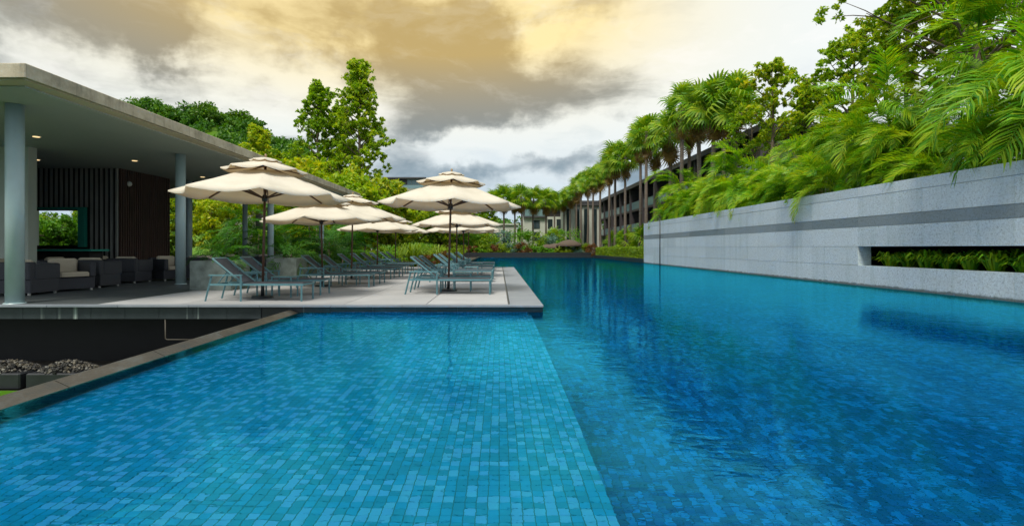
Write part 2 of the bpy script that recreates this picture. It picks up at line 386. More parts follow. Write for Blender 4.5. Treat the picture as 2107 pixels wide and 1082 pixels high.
def quads_mesh(name, P, mat, smooth=False):
    """P: (n,4,3) array of quads -> one mesh"""
    n = len(P); me = bpy.data.meshes.new(name)
    me.vertices.add(n*4); me.vertices.foreach_set('co', P.reshape(-1).astype(np.float32))
    me.loops.add(n*4); me.loops.foreach_set('vertex_index', np.arange(n*4, dtype=np.int32))
    me.polygons.add(n); me.polygons.foreach_set('loop_start', np.arange(0, n*4, 4, dtype=np.int32))
    try: me.polygons.foreach_set('loop_total', np.full(n, 4, dtype=np.int32))
    except Exception: pass
    me.materials.append(M[mat]); me.update(calc_edges=True); return me
def unit(v): return v/np.maximum(np.linalg.norm(v, axis=-1, keepdims=True), 1e-9)
def leaves(rng, clumps, per, size, aspect=.5, up=.5, shell=.55):
    """leaf-sized quads through the volume of many small clumps: clumps (n,4) = x,y,z,r"""
    C = np.repeat(np.asarray(clumps, float), per, 0); n = len(C)
    d = unit(rng.normal(size=(n, 3))); rr = (shell + (1-shell)*rng.random((n, 1)))*C[:, 3:4]*rng.random((n, 1))**.25
    c = C[:, :3] + d*rr*np.array([1, 1, .75])
    ax = unit(d + rng.normal(size=(n, 3))*.8 + np.array([0, 0, -.25]))
    nn = unit(rng.normal(size=(n, 3))*.7 + np.array([0, 0, up]) + d*.5)
    sd_ = unit(np.cross(ax, nn)); s = size*(.6+.8*rng.random((n, 1)))
    a_ = ax*s*.5; b_ = sd_*s*.5*aspect; nz = unit(np.cross(sd_, ax))*s*.08
    return np.stack([c-a_, c+b_-a_*.1+nz, c+a_, c-b_-a_*.1+nz], 1)

# ---------------------------------------------------------------- structure: ground, pool, deck
WZ = -.14
g = MB()
def gq(x0, x1, y0, y1, z): g.add([(x0, y0, z), (x1, y0, z), (x1, y1, z), (x0, y1, z)], [(0, 1, 2, 3)])
gq(-900, 900, 59.9, 2500, -.1); gq(-900, -2.4, 27.0, 59.9, -.1); gq(11.7, 900, 38.6, 59.9, -.1)
gq(12.7, 900, -60, 38.6, -.1); gq(-900, -24, -60, 27.0, -.1); gq(-24, -3.72, -60, 10.2, -1.25); gq(-3.72, 12.7, -60, -3.2, -1.25)
tag(g.build('ground', 'mulch'), kind='structure')
lw = MB(); lw.box(-24, -16, 3.0, 7.9, -1.25, -1.22).box(-16, -5.4, 3.0, 7.95, -1.25, -1.22)
tag(lw.build('lawn', 'grass'), kind='structure')

# pool shell
pf = MB()
pf.add([(-3.5, -3, -.50), (.568, -3, -.50), (.568, 9.1, -.50), (-3.5, 9.1, -.50)], [(0, 1, 2, 3)])
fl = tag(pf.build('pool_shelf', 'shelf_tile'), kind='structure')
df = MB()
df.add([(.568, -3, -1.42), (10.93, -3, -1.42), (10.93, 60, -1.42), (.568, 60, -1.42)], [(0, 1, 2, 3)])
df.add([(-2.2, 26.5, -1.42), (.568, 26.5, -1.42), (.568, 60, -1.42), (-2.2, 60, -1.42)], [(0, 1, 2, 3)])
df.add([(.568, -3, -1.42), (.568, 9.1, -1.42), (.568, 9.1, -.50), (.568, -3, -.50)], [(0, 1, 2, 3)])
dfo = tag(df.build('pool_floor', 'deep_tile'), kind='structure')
pw = MB()
pw.box(-3.6, 11.3, -3.2, -3.0, -1.5, .0); pw.box(-2.4, -2.2, 26.6, 59.9, -1.5, .0); pw.box(-2.4, 11.3, 59.0, 59.9, -1.5, .02); pw.box(10.93, 11.7, 38.55, 59.0, -1.5, .16)
tag(pw.build('pool_edge', 'dark_stone'), kind='structure')
# tiles as geometry: the nearest 300 one by one, the rest of the near floor joined
tm = MB(); hs = TS/2-.0016; hb = TS/2-.0026; th = .0035
tm.add([(-hs, -hs, 0), (hs, -hs, 0), (hs, hs, 0), (-hs, hs, 0), (-hb, -hb, th), (hb, -hb, th), (hb, hb, th), (-hb, hb, th)],
       [(4, 5, 6, 7), (0, 1, 5, 4), (1, 2, 6, 5), (2, 3, 7, 6), (3, 0, 4, 7)])
tme = tm.data('pool_tile', 'shelf_tile')
def tile_centres(x0, x1, y0, y1):
    i0, i1 = math.ceil(x0/TS), math.floor(x1/TS); j0, j1 = math.ceil(y0/TS), math.floor(y1/TS)
    return [((i+.5)*TS, (j+.5)*TS) for j in range(j0, j1) for i in range(i0, i1)]
near = sorted([c for c in tile_centres(-3.5, .56, 2.2, 3.0) if -.98 < c[0]/(c[1]+.25)*1.0 < 1], key=lambda c: c[1])[:300]
for (x, y) in near: link('pool_tile', tme, fl, (x, y, -.4995))
nearset = set((round(x, 4), round(y, 4)) for x, y in near)
def tiles_mesh(name, cs, z, parent, mat):
    V = np.array(tm.v); F_ = np.array(tm.f); n = len(cs); C = np.array([(x, y, z) for x, y in cs])
    vv = (V[None]+C[:, None]).reshape(-1, 3); ff = (F_[None]+np.arange(n)[:, None, None]*8).reshape(-1, 4)
    me = bpy.data.meshes.new(name); me.from_pydata(vv.tolist(), [], ff.tolist()); me.materials.append(M[mat])
    return tag(link(name, me, parent), kind='stuff')
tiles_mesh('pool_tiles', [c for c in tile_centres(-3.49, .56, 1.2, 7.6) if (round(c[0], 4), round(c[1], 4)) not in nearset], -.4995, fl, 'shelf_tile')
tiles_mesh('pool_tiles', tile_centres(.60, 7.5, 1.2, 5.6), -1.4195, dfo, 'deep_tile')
# water sheet
wm = MB()
wm.add([(-3.52, -3.0, WZ), (10.93, -3.0, WZ), (10.93, 59.05, WZ), (-2.25, 59.05, WZ), (-2.25, 26.5, WZ), (.50, 26.5, WZ), (.50, 9.04, WZ), (-3.52, 9.04, WZ)], [(0, 1, 2, 3, 4, 5, 6, 7)])
tag(wm.build('pool_water', 'water'), kind='structure')

# infinity weir, stones one after another
wr = thing('weir_wall', (-3.6, 3, 0), 'brown wet stone overflow edge running down the left of the pool', 'pool edge')
cr = MB(); cr.box(-.10, .09, -6, 5.86, -1.25, -.15); cr.build('wall_core', 'dark_stone', wr)
wsm = MB(); wsm.add([(-.105, -.595, -.16), (-.105, .595, -.16), (-.105, -.595, -.098), (-.105, .595, -.098), (-.055, -.595, -.09), (-.055, .595, -.09), (.105, -.595, -.165), (.105, .595, -.165), (.105, -.595, -.3), (.105, .595, -.3)],
                     [(0, 1, 3, 2), (2, 3, 5, 4), (4, 5, 7, 6), (6, 7, 9, 8), (0, 2, 4, 6, 8), (1, 9, 7, 5, 3)])
wme = wsm.data('coping_stone', 'weir_stone')
for k in range(10): link('coping_stone', wme, wr, (0, -5.4+k*1.2, 0))

# deck
dk_ = thing('pool_deck', (-3, 9, 0), 'light paved sun deck with grey stone border standing in the pool', 'deck')
tag(dk_, kind='structure'); del dk_['category']
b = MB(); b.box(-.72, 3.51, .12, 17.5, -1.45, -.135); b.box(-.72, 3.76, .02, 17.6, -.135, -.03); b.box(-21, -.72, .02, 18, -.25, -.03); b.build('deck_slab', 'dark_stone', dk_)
def piece_rows(name, xs, ys, z0, z1, mat, gap=.004, bv=.004):
    cache = {}
    for i in range(len(xs)-1):
        for j in range(len(ys)-1):
            w_, d_ = xs[i+1]-xs[i], ys[j+1]-ys[j]; key = (round(w_, 3), round(d_, 3))
            if key not in cache:
                mb = MB(); mb.box(-w_/2+gap/2, w_/2-gap/2, -d_/2+gap/2, d_/2-gap/2, z0, z1, bv); cache[key] = mb.data(name, mat)
            link(name, cache[key], dk_, ((xs[i]+xs[i+1])/2, (ys[j]+ys[j+1])/2, 0))
lin = lambda a, b_, n: [a+(b_-a)*i/n for i in range(n+1)]
ox = 3.0; oy = -9.0
piece_rows('paver', lin(-7.15+ox, .165+ox, 5), lin(9.06+oy, 26.6+oy, 6), -.03, .0, 'paver_light', .014)
piece_rows('border_stone', [.19+ox, .775+ox], lin(9.06+oy, 26.6+oy, 12), -.03, .002, 'coping_stone', .005)
piece_rows('border_stone', lin(-24+ox, .775+ox, 20), [8.9+oy, 9.06+oy], -.032, .003, 'coping_stone', .004)
piece_rows('slate_tile', lin(-16.15+ox, -7.15+ox, 10), lin(9.06+oy, 20.46+oy, 19), -.03, -.002, 'slate', .006, .002)
piece_rows('slate_tile', [-24+ox, -16.15+ox], [9.06+oy, 27+oy], -.03, -.002, 'slate'); piece_rows('slate_tile', [-16.15+ox, -7.15+ox], [20.46+oy, 27+oy], -.03, -.002, 'slate')
fm = {}
for k in range(33):
    x0 = -24+ox + k*.6; x1 = x0+.6
    deep = x1 < -3.72+ox+.3
    if x0 > -.93: break
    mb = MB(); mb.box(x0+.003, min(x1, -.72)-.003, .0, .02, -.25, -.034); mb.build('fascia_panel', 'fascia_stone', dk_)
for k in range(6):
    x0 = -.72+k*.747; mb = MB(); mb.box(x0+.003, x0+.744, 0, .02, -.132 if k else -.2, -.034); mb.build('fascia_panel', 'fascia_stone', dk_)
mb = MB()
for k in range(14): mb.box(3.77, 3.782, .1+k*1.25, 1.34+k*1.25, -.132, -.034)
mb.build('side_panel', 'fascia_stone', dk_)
# shelf below the deck edge keeps the water against a step face
mb = MB(); mb.box(-.7, 3.5, .03, .12, -.55, -.136); mb.build('submerged_face', 'shelf_tile', dk_)

# sunken court under the slab
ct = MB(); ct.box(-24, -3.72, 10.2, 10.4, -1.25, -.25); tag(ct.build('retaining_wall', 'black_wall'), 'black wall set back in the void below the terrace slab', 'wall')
pp = MB(); pp.tube([(-5.9, 8.92+.1, -.25), (-5.9, 9.02, -.6), (-5.86, 9.02, -.62), (-5.2, 9.02, -.62)], .012, 8)
tag(pp.build('drain_pipe', 'copper_pipe'), 'thin L-shaped pipe hanging under the terrace slab', 'pipe')
rng = np.random.default_rng(5)
def pebble_box(x, y, w_, label):
    t = thing('stone_trough', (x, y, -1.22), label, 'trough', 'black troughs filled with pebbles')
    mb = MB(); mb.box(-w_/2, w_/2, -.3, .3, 0, .24, .02); mb.build('trough_body', 'dark_stone', t)
    mb = MB(); n = 420
    for i in range(n):
        r_ = math.sqrt(rng.random()); th_ = rng.random()*6.283
        px, py = r_*math.cos(th_)*w_*.5, r_*math.sin(th_)*.30; pz = .24+.13*max(0, 1-r_**1.6)*(.85+.3*rng.random())
        s_ = .014+.014*rng.random(); q = Matrix.Rotation(rng.random()*3, 3, 'X') @ Matrix.Rotation(rng.random()*3, 3, 'Z')
        vs = [(1, 0, 0), (-1, 0, 0), (0, 1, 0), (0, -1, 0), (0, 0, .8), (0, 0, -.8)]
        mb.add([Vector((px, py, pz))+q @ (Vector(v)*s_*1.25) for v in vs], [(0, 2, 4), (2, 1, 4), (1, 3, 4), (3, 0, 4), (2, 0, 5), (1, 2, 5), (3, 1, 5), (0, 3, 5)])
    tag(mb.build('pebbles', 'pebble', t), kind='stuff')
pebble_box(-8.0, 8.35, .86, 'black trough heaped with pebbles in the court, leftmost at the photo edge')
pebble_box(-7.05, 8.35, .86, 'black trough heaped with pebbles in the court, right one beside the pool edge')

# ---------------------------------------------------------------- granite wall on the right
gw = thing('granite_wall', (10.9, 20, 0), 'long grey granite wall with dark band and planted slot along the pool', 'wall')
core = MB()
Y0, Y1 = 4.0-20, 38.4-20; S1 = 15.5-20
core.box(.03, .4, Y0, Y1, -1.45, .468); core.box(.03, .4, Y0, Y1, 1.042, 2.82); core.box(.03, .4, S1+.002, Y1, .468, 1.042); core.build('wall_core', 'granite_light', gw)
rv = MB(); rv.box(.0, .4, S1-.0, S1+.001, .47, 1.04)
zs = [-1.45, .47, 1.04, 1.63, 1.93, 2.535, 2.83]
cache = {}
ys_ = [4.0, 6.2, 8.5, 10.8, 13.15, 15.5] + lin(15.5, 38.4, 10)[1:]
for zi in range(6):
    for yi in range(len(ys_)-1):
        if zi == 1 and ys_[yi+1] <= 15.51: continue
        y0, y1 = ys_[yi], ys_[yi+1]; key = (zi, round(y1-y0, 3))
        if key not in cache:
            gp = .002; mb = MB(); x0 = -.004 if zi == 5 else (.004 if zi == 3 else 0)
            top = .43 if zi == 5 else .03
            mb.box(x0, top, -(y1-y0)/2+gp, (y1-y0)/2-gp, zs[zi]+(.006 if zi else 0), zs[zi+1]-.004); cache[key] = mb.data('granite_panel', 'granite_band' if zi == 3 else 'granite_light')
        link('granite_panel', cache[key], gw, (0, (y0+y1)/2-20, 0))
tp = MB(); tp.box(.0, .43, Y1, Y1+.04, -1.45, 2.825); tp.build('end_panel', 'granite_light', gw)
dp = MB(); dp.tube([(-.03, 34.5-20, -.3), (-.03, 34.5-20, 2.98)], .035, 8); dp.build('downpipe', 'dark_metal', gw)
# raised planting bed behind the wall
rb = MB(); rb.box(11.3, 40, 2, 38.6, 2.2, 2.42); rb.box(12.6, 12.8, 2, 38.6, -.1, 2.2); rb.box(11.3, 12.6, 2, 38.6, -.1, .40); rb.box(11.3, 12.8, 38.4, 38.6, -.1, 2.2)
tag(rb.build('planting_bed', 'soil'), kind='structure')

# ---------------------------------------------------------------- pavilion
pv = thing('pavilion', (-12, 14, 0), 'open lounge pavilion with flat concrete roof on round pale columns', 'pavilion')
rf_ = MB(); rf_.box(-24+12, -7.28+12, 7.84-14, 26.8-14, 3.62, 3.84, .012)
rfo = rf_.build('roof', 'roof_concrete', pv)
mb = MB(); mb.box(-24+12, -7.36+12, 7.92-14, 26.7-14, 3.605, 3.6185); mb.build('soffit_edge', 'soffit_strip', pv)
mb = MB(); mb.box(-24+12, -7.62+12, 8.2-14, 26.5-14, 3.58, 3.602); ce = mb.build('ceiling', 'ceiling_paint', pv)
mb = MB(); mb.box(-24+12, -9.0+12, 9-14, 26-14, 3.842, 3.95, .01); mb.build('roof_upstand', 'roof_dark', pv)
for (x, y) in ((-10.7, 11.8), (-13.5, 14.9), (-10.75, 15.05), (-13.5, 11.9), (-10.75, 18.5), (-10.7, 22)):
    mb = MB(); mb.disc((x+12, y-14), .10, 3.566, 3.5785, 20, .01); dl = mb.build('downlight', 'lamp_white', ce); dl.parent = pv
    mb = MB(); mb.disc((x+12, y-14), .07, 3.558, 3.5655, 16); mb.build('lamp', 'downlight', dl)
for (x, y, r_) in ((-8.73, 9.2, .135), (-8.8, 14.1, .125), (-8.8, 19.66, .11), (-8.78, 25.2, .12), (-12, 19.75, .11), (-12, 24.1, .11)):
    mb = MB(); mb.disc((x+12, y-14), r_, .004, 3.578, 32); o = mb.build('column', 'column_paint', pv)
    for p_ in o.data.polygons: p_.use_smooth = len(p_.vertices) == 4
    mb = MB(); mb.disc((x+12, y-14), r_+.03, .002, .016, 32, .01); mb.build('base_ring', 'column_paint', o)
mb = MB(); mb.box(-24+12, -12+12, 13-14, 13.25-14, 0, 3.578); mb.build('white_wall', 'white_wall', pv)
mb = MB(); mb.box(-24+12, -23.8+12, 13.25-14, 26.4-14, 0, 3.578); mb.build('end_wall', 'white_wall', pv)  # unseen wall added at the far left to darken the pavilion interior
# bar box with slats; opening px 55..165, py 433..505 at Y 16.5
def XZ(px, py, Y): return ((px-1027)/F*Y, 1-(py-510)/F*Y)
ox0, oz1 = XZ(40, 433, 16.5); ox1, oz0 = XZ(166, 505, 16.5)
bw = MB()
for (y0, y1) in ((16.56, 16.66), (19.05, 19.15)):
    e_ = 0 if y0 < 17 else 1.0
    bw.box(-23.8+12, ox0-e_*2+12, y0-14, y1-14, 0, 3.578); bw.box(ox1+e_*.6+12-(.9 if e_ else 0), -12.36+12, y0-14, y1-14, 0, 3.578)
    a0, a1 = ox0-e_*2+12, ox1+e_*.6+12-(.9 if e_ else 0)
    bw.box(a0, a1, y0-14, y1-14, 0, oz0-.1*e_); bw.box(a0, a1, y0-14, y1-14, oz1+.3*e_, 3.578)
bw.box(-12.46+12, -12.36+12, 16.66-14, 19.05-14, 0, 3.578)
bwo = bw.build('bar_wall', 'dark_board', pv)
fr_ = MB(); fr_.box(ox1+12-.03, ox1+12+.17, 16.42-14, 16.559-14, oz0-.05, oz1+.1); fr_.box(ox0+12, ox1+12-.031, 16.42-14, 16.559-14, oz1+.02, oz1+.1); fr_.build('opening_frame', 'green_glass', pv)
sl = MB(); sl.box(-.026, .026, -.07, 0, .02, 3.577); slm = sl.data('slat', 'slat_grey')
sls = MB(); sls.box(-.026, .026, -.07, 0, oz1+.11, 3.577); slsm = sls.data('slat', 'slat_grey')
x = -12.38; k = 0
while x > -16.8:
    inside = x < ox1+.2
    link('slat', slsm if inside else slm, bwo, (x+12, 16.558-14, 0)); x -= .163
sl2 = MB(); sl2.box(0, .06, -.03, .03, .02, 3.577); slm2 = sl2.data('slat', 'slat_wood')
y = 16.62
while y < 19.12: link('slat', slm2, bwo, (-12.358+12, y-14, 0)); y += .105
sk = MB(); sk.disc((0, 0), .09, 0, .05, 20, .02); sko = sk.build('wall_speaker', 'lamp_white', pv)
sko.location = (-12.29+12, 16.95-14, 3.12); sko.rotation_euler = (0, R(90), 0)
# bar counter
bc_ = thing('bar_counter', (-14.2, 15.2, 0), 'dark bar with thin green glass top below the bright opening', 'bar')
mb = MB(); mb.box(-2.5, 2.2, -.25, .25, 0, .90); mb.build('bar_front', 'dark_board', bc_)
mb = MB(); mb.box(-2.6, 2.35, -.36, .32, .902, .96, .008); mb.build('bar_top', 'green_glass', bc_)

# ---------------------------------------------------------------- wicker armchairs
def make_chair():
    t = thing('wicker_armchair', (0, 0, 0), 'x', 'armchair', 'dark wicker armchairs under the pavilion roof')
    mb = MB(); mb.box(-.42, .42, -.30, .40, .05, .33, .015); mb.build('seat_base', 'wicker', t)
    mb = MB(); mb.box(-.42, .42, .28, .42, .332, .70, .02); mb.build('backrest', 'wicker', t)
    for s_ in (-1, 1):
        mb = MB(); x0, x1 = sorted((s_*.30, s_*.425)); mb.box(x0, x1, -.34, .278, .332, .66, .02); mb.build('armrest', 'wicker', t)
    mb = MB(); mb.box(-.29, .29, -.35, .27, .334, .44, .03); mb.build('seat_cushion', 'cushion', t)
    mb = MB(); mb.box(-.28, .28, .13, .275, .442, .75, .04); mb.build('back_cushion', 'cushion', t)
    for sx in (-.36, .36):
        for sy in (-.26, .36):
            mb = MB(); mb.disc((sx, sy), .028, .0, .049, 10); mb.build('foot', 'foot_steel', t)
    return t
chair0 = make_chair(); first = True
chairs = [(-10.25, 11.1, 180, 'dark wicker armchair showing its closed side, nearest the big left column'),
          (-10.15, 12.0, 65, 'wicker armchair with cream seat and back cushions, second from the left column'),
          (-10.42, 13.2, 180, 'dark wicker armchair with its back outward, third from the left column'),
          (-10.75, 14.9, 180, 'dark wicker armchair with closed side in front of the wooden slats'),
          (-10.25, 15.9, 70, 'wicker armchair with cream cushions just left of the second column'),
          (-9.5, 16.3, 180, 'wicker armchair half hidden right behind the second column'),
          (-11.6, 12.0, 90, 'wicker armchair with cream cushion in the inner row beside the white wall'),
          (-11.9, 13.9, 90, 'wicker armchair with cream cushion in the inner row before the bar'),
          (-12.0, 15.6, 90, 'wicker armchair with cream cushion in the inner row at the bar corner'),
          (-10.45, 20.2, 90, 'wicker armchair with pale cushion behind the first lounger, left one'),
          (-9.45, 20.0, -90, 'wicker armchair with pale cushion behind the first lounger, right one')]
for (x, y, a_, lb) in chairs:
    c_ = chair0 if first else copy_tree(chair0); first = False
    c_.location = (x, y, 0); c_.rotation_euler = (0, 0, R(a_)); c_['label'] = lb
def low_table(x, y, z, lb):
    t = thing('low_table', (x, y, 0), lb, 'table'); mb = MB(); mb.box(-.35, .35, -.35, .35, .42, .46, .01); mb.build('table_top', 'red_cloth', t)
    for sx in (-.3, .3):
        for sy in (-.3, .3):
            mb = MB(); mb.box(sx-.02, sx+.02, sy-.02, sy+.02, 0, .418); mb.build('leg', 'dark_metal', t)
low_table(-11.25, 14.45, 0, 'low table with a red top among the armchairs before the bar')

# planters
def planter(x, y, w_, d_, h_, lb):
    t = thing('stone_planter', (x, y, 0), lb, 'planter', 'weathered stone planters beside the terrace')
    mb = MB(); e = .07
    mb.box(-w_/2, w_/2, -d_/2, -d_/2+e, .004, h_, .006); mb.box(-w_/2, w_/2, d_/2-e, d_/2, .004, h_, .006)
    mb.box(-w_/2, -w_/2+e, -d_/2+e, d_/2-e, .004, h_, .006); mb.box(w_/2-e, w_/2, -d_/2+e, d_/2-e, .004, h_, .006); mb.build('planter_body', 'concrete_planter', t)
    mb = MB(); mb.box(-w_/2+e, w_/2-e, -d_/2+e, d_/2-e, .01, h_-.06); mb.build('soil', 'soil', t)
planter(-6.82, 12.5, .98, .9, .69, 'square weathered stone planter right of the second column, nearest one')
planter(-6.85, 16.5, .95, .9, .68, 'square stone planter with dark streaks between the first two parasol poles')
planter(-10.0, 21.6, 1.3, .9, .72, 'stone planter farthest back behind the armchairs')
rs = MB(); rs.disc((-6.55, 12.1), .55, -.0005, .001, 24, .02); 

# ---------------------------------------------------------------- loungers
def make_lounger():
    t = thing('sun_lounger', (0, 0, 0), 'x', 'sun lounger')
    Wd = .58; Ln = 1.76; zr = .33
    f = MB()
    for y in (.014, Wd-.014): f.box(0, Ln, y-.014, y+.014, zr-.035, zr)
    for x in (.02, .62, 1.15, Ln-.014): f.box(x-.014, x+.014, .0285, Wd-.0285, zr-.033, zr-.006)
    f.build('frame', 'teal_metal', t)
    for y in (.014, Wd-.014):
        mb = MB(); mb.bar((-.09, y, 0), (.03, y, .478), .026); mb.build('leg', 'teal_metal', t)
        mb = MB(); y2 = -.016 if y < .3 else Wd+.016
        mb.bar((.60, y2, 0), (.60, y2, .478), .026); mb.build('leg', 'teal_metal', t)
        mb = MB(); mb.bar((Ln-.03, y, 0), (Ln-.03, y, zr-.036), .026); mb.build('leg', 'teal_metal', t)
        mb = MB(); mb.flat((.0, y2, .49), (.625, y2, .49), .035, .024); mb.build('armrest', 'teal_metal', t)
    s = MB(); s.box(.57, Ln-.03, .03, Wd-.03, zr+.001, zr+.010); s.build('seat_sling', 'sling', t)
    bx, bz = .60, zr+.006; tx, tz = .02, .80
    fb = MB()
    for y in (.05, Wd-.05): fb.bar((bx, y, bz), (tx, y, tz), .028)
    fb.bar((tx, .065, tz), (tx, Wd-.065, tz), .026); fb.build('back_frame', 'teal_metal', t)
    bs = MB(); d = Vector((tx-bx, 0, tz-bz)).normalized(); n_ = Vector((-d.z, 0, d.x))*.006
    p0, p1 = Vector((bx, 0, bz))+d*.02, Vector((tx, 0, tz))-d*.03; pts = []
    for k in range(5):
        q = p0.lerp(p1, k/4) + Vector((-.02*math.sin(math.pi*k/4), 0, -.02*math.sin(math.pi*k/4)))
        pts += [q+Vector((0, .065, 0))+n_, q+Vector((0, Wd-.065, 0))+n_, q+Vector((0, Wd-.065, 0))-n_, q+Vector((0, .065, 0))-n_]
    fs = [(4*k+i, 4*k+(i+1) % 4, 4*k+4+(i+1) % 4, 4*k+4+i) for k in range(4) for i in range(4)] + [(0, 3, 2, 1), (16, 17, 18, 19)]
    bs.add(pts, fs); bs.build('back_sling', 'sling', t)
    pr = MB()
    for y in (.09, Wd-.09): pr.bar((.30, y, .57), (.10, y, zr-.01), .016)
    pr.build('prop_strut', 'teal_metal', t)
    return t
lg = make_lounger(); first = True
ordn = ['first', 'second', 'third', 'fourth', 'fifth', 'sixth', 'seventh', 'eighth', 'ninth', 'tenth']
LEFT = [(-5.42, 9.55), (-5.50, 10.75), (-5.02, 12.85), (-5.05, 14.2), (-5.2, 16.3), (-5.15, 17.5), (-5.3, 19.4), (-5.3, 20.7), (-5.3, 22.5), (-5.3, 23.8)]
RIGHT = [(-1.93, 10.95), (-1.95, 12.25), (-1.94, 14.9), (-1.93, 16.1), (-1.95, 18.7), (-1.96, 19.9), (-1.96, 22.6), (-1.96, 23.8)]
for row, nm in ((LEFT, 'left'), (RIGHT, 'right')):
    for i, (x, y) in enumerate(row):
        o = lg if first else copy_tree(lg); first = False
        o.location = (x, y, .0); o.rotation_euler = (0, 0, R(((i*37) % 5-2)*.6))
        o['label'] = f'teal metal lounger with dark sling, {ordn[i]} from the front in the {nm} row of loungers'
        o['group'] = f'sun loungers in the {nm} row on the deck'
def make_table():
    t = thing('side_table', (0, 0, 0), 'x', 'side table', 'small teal side tables between the loungers')
    mb = MB(); mb.box(-.21, .21, -.19, .19, .40, .425, .006); mb.build('table_top', 'teal_metal', t)
    for sx in (-.19, .19):
        for sy in (-.17, .17):
            mb = MB(); mb.box(sx-.013, sx+.013, sy-.013, sy+.013, 0, .399); mb.build('leg', 'teal_metal', t)
    return t
tb = make_table()
TB = [(-4.38, 10.44, 'small square table between the first two loungers of the left row'), (-4.0, 13.8, 'small square table between the third and fourth loungers of the left row'), (-4.1, 17.2, 'small square table between the fifth and sixth loungers of the left row'), (-4.3, 20.32, 'small square table between the seventh and eighth loungers of the left row'),
      (-.85, 11.9, 'small square table between the first two loungers of the right row'), (-.85, 15.78, 'small square table between the third and fourth loungers of the right row'), (-.85, 19.58, 'small square table between the fifth and sixth loungers of the right row')]
for i, (x, y, lb) in enumerate(TB):
    o = tb if i == 0 else copy_tree(tb); o.location = (x, y, 0); o['label'] = lb

# ---------------------------------------------------------------- parasols
def make_parasol():
    t = thing('parasol', (0, 0, 0), 'x', 'parasol', 'cream tiered parasols on the deck')
    RR = 1.66
    mb = MB(); mb.disc((0, 0), .21, .001, .045, 28, .02); mb.tube([(0, 0, .045), (0, 0, .30)], .034, 12); mb.build('base_plate', 'dark_metal', t)
    mb = MB(); mb.tube([(0, 0, .06), (0, 0, 2.70)], .024, 12); mb.build('pole', 'pole_wood', t)
    def tier(rings, sag, name):
        # rings: (radius, z); eight panels, each with inner columns that sag between the ribs
        m = MB(); sub = 6; n = 8*sub; vs = []
        for ri, (r_, z_) in enumerate(rings):
            fr = ri/(len(rings)-1)
            for k in range(n):
                a_ = 2*math.pi*k/n; u = (k % sub)/sub; s_ = math.sin(math.pi*u)
                c8 = math.cos(math.pi/8)/math.cos((u-.5)*math.pi/4)      # octagon side
                rad = r_*(c8*(1-.045*s_*fr*sag) if r_ > .05 else 1)
                vs.append((rad*math.cos(a_), rad*math.sin(a_), z_-.05*sag*s_*fr**1.5))
        m_ = len(rings)
        fs = [(i*n+k, i*n+(k+1) % n, (i+1)*n+(k+1) % n, (i+1)*n+k) for i in range(m_-1) for k in range(n)]
        m.add(vs, fs, True); return m.build(name, 'canvas', t)
    tier([(.03, 2.56), (.25, 2.535), (.50, 2.475), (.80, 2.37), (1.15, 2.235), (1.45, 2.13), (RR, 2.055), (RR+.003, 2.025)], 1.4, 'canopy')
    tier([(.03, 2.735), (.22, 2.715), (.5, 2.635), (.80, 2.56), (.805, 2.54)], 1.0, 'vent_tier')
    tier([(.01, 2.815), (.10, 2.80), (.30, 2.752), (.302, 2.735)], .5, 'cap')
    mb = MB(); mb.tube([(0, 0, 2.78), (0, 0, 2.83), (0, 0, 2.86), (0, 0, 2.885)], [.03, .02, .028, .008], 10); mb.build('finial', 'finial_brass', t)
    mb = MB(); mb.tube([(0, 0, 1.93), (0, 0, 2.0), (0, 0, 2.06)], [.05, .055, .04], 12); mb.build('hub', 'dark_metal', t)
    for k in range(8):
        a_ = math.pi*2*k/8; c, s_ = math.cos(a_), math.sin(a_)
        mb = MB(); mb.flat((.03*c, .03*s_, 2.50), (1.0*c, 1.0*s_, 2.275), .022, .03).flat((1.0*c, 1.0*s_, 2.275), (1.6*c, 1.6*s_, 2.040), .022, .028); mb.build('rib', 'pole_wood', t)
        mb = MB(); mb.flat((.05*c, .05*s_, 2.0), (.86*c, .86*s_, 2.29), .018, .026); mb.build('strut', 'pole_wood', t)
        mb = MB(); mb.flat((.05*c, .05*s_, 2.64), (.70*c, .70*s_, 2.52), .018, .02); mb.build('vent_rib', 'pole_wood', t)
    return t
um = make_parasol(); first = True
UMB = [(-4.74, 10.22, 1.0, 22, 1.2, 'nearest cream parasol, large with three tiers, at the front of the left row'),
       (-4.62, 13.35, .84, 5, -1, 'lower cream parasol, second from the front in the left row'),
       (-4.66, 16.1, .955, 14, 1, 'cream parasol, third from the front in the left row'),
       (-4.65, 19.5, .83, 0, 0, 'low cream parasol, fourth from the front in the left row'),
       (-4.75, 23.3, .86, 10, 1, 'cream parasol farthest back in the left row'),
       (-1.18, 11.85, .985, 8, 1.6, 'tall cream parasol with pointed finial at the front of the right row'),
       (-1.46, 17.6, .88, 0, 0, 'low cream parasol, second from the front in the right row'),
       (-1.47, 21.4, .85, 12, -1, 'low cream parasol, third from the front in the right row'),
       (-1.50, 25.0, .88, 5, 0, 'cream parasol farthest back in the right row')]
for (x, y, hz, rz, tilt, lb) in UMB:
    o = um if first else copy_tree(um); first = False
    o.location = (x, y, 0); o.rotation_euler = (0, R(tilt), R(rz)); o.scale = (1, 1, hz) if hz > .95 else (.94, .94, hz); o['label'] = lb

